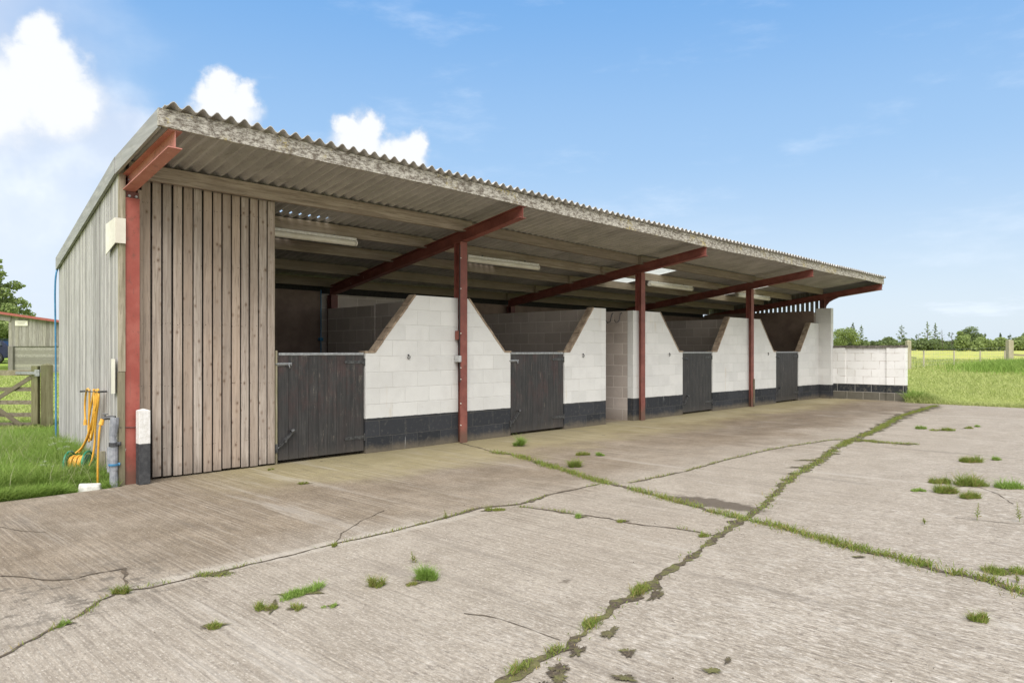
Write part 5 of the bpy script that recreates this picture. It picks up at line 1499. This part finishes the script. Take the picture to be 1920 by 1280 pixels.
# big tree behind the barn
x, y = at(-34, 46)
tree(x, y, zpix(462, 46)-h_at(x,y), 6.6, 'large green tree at the left frame edge, above the barn roof', M_LEAFB, 'open', 900, n=16000, size=.11, group=None, name='ash_tree', dens=2.0)
x, y = at(84, 60); tree(x, y, zpix(588, 60)-h_at(x,y), 2.6, 'small treetop showing just above the barn roof', M_LEAFB, 'open', 901, n=1200, size=.12, group=None, name='young_tree')
x, y = at(-6, 58); tree(x, y, zpix(615, 58)-h_at(x,y), 4.0, 'low bushy tree seen through the open bay of the barn', M_LEAFA, 'round', 902, n=3000, size=.12, group=None, name='bushy_tree')

# ================================================================== MEADOW FENCE on the right
def fpost(px, w, pytop, wd, lab, cap=True):
    x, y = at(px, w); z = h_at(x, y); P = thing('fence_post', (x, y, z), lab, 'fence post'); m = MB()
    obox(m, Vector((x, y, 0)), wd, wd, z-.1, zpix(pytop, w), .6, RIGHT, .05); m.build('shaft', M_STAKE, P); return Vector((x, y, z))
A = fpost(1703, 37.5, 639, .21, 'thick pale post with a yellow lichen top beside the low wall')
x, y = at(1703, 37.5)
Bp = fpost(1893, 46, 638, .31, 'thick pale post standing alone near the right frame edge')
WF = thing('wire_fence', tuple((A+Bp)/2), 'low wire mesh fence on thin stakes between the two thick posts', 'fence')
pp = [A]
for px, t in ((1732,.15),(1789,.45),(1838,.71),(1884,.95)):
    x, y = at(px, 37.5+(46-37.5)*t); z = h_at(x, y); m = MB(); m.tube([(x,y,z-.1),(x,y,zpix(657, 37.5+8.5*t))], .045, 6, tint=.3); m.build('stake', M_STAKE, WF); pp.append(Vector((x,y,z)))
pp.append(Bp)
m = MB()
for a, b in zip(pp, pp[1:]):
    for hgt in (.12,.32,.52,.72,.90): m.tube([a+Vector((0,0,hgt)), b+Vector((0,0,hgt))], .004, 4, caps=False)
    n = int((b-a).length/.3)
    for i in range(n): q = a.lerp(b, i/n); m.tube([q+Vector((0,0,.12)), q+Vector((0,0,.9))], .003, 3, caps=False)
m.build('wire', M_GALV, WF)
RF = thing('rail_fence', tuple(Bp + RIGHT*1.5), 'weathered single rail running off to the right from the second thick post', 'fence')
m = MB(); m.beam(Bp + RIGHT*.18 + Vector((0,0,.42)), Bp + RIGHT*4.0 + Vector((0,0,.24)), .06, .12); m.build('rail', M_GATE, RF)
m = MB(); obox(m, Bp + RIGHT*3.9 + FWD*.1, .14, .14, Bp.z-.1, Bp.z+.9, .5); m.build('rail_post', M_STAKE, RF)
m = MB(); cA = A - RIGHT*.0
for hz_ in (.62, 1.02): m.tube([A+RIGHT*.11+Vector((0,0,hz_)), A+RIGHT*.42+Vector((0,0,hz_-.02))], .02, 5)
m.build('hinge_pin', M_IRON, WF)
# tall grass at the right frame edge
n = 9000; r_ = np.random.default_rng(77)
cx_, cy_ = at(1930, 36); xx = r_.normal(cx_, 2.2, n); yy_ = r_.normal(cy_, 1.3, n)
zz = np.array([h_at(a, b) for a, b in zip(xx, yy_)])-.04
o = blades('long_grass', np.stack([xx,yy_,zz],1), .25+.45*r_.random(n), np.full(n,.03), M_GRASS, 70, .4, .7)
tag(o, 'long dark grass below the second thick post at the right frame edge', 'grass', kind='stuff')
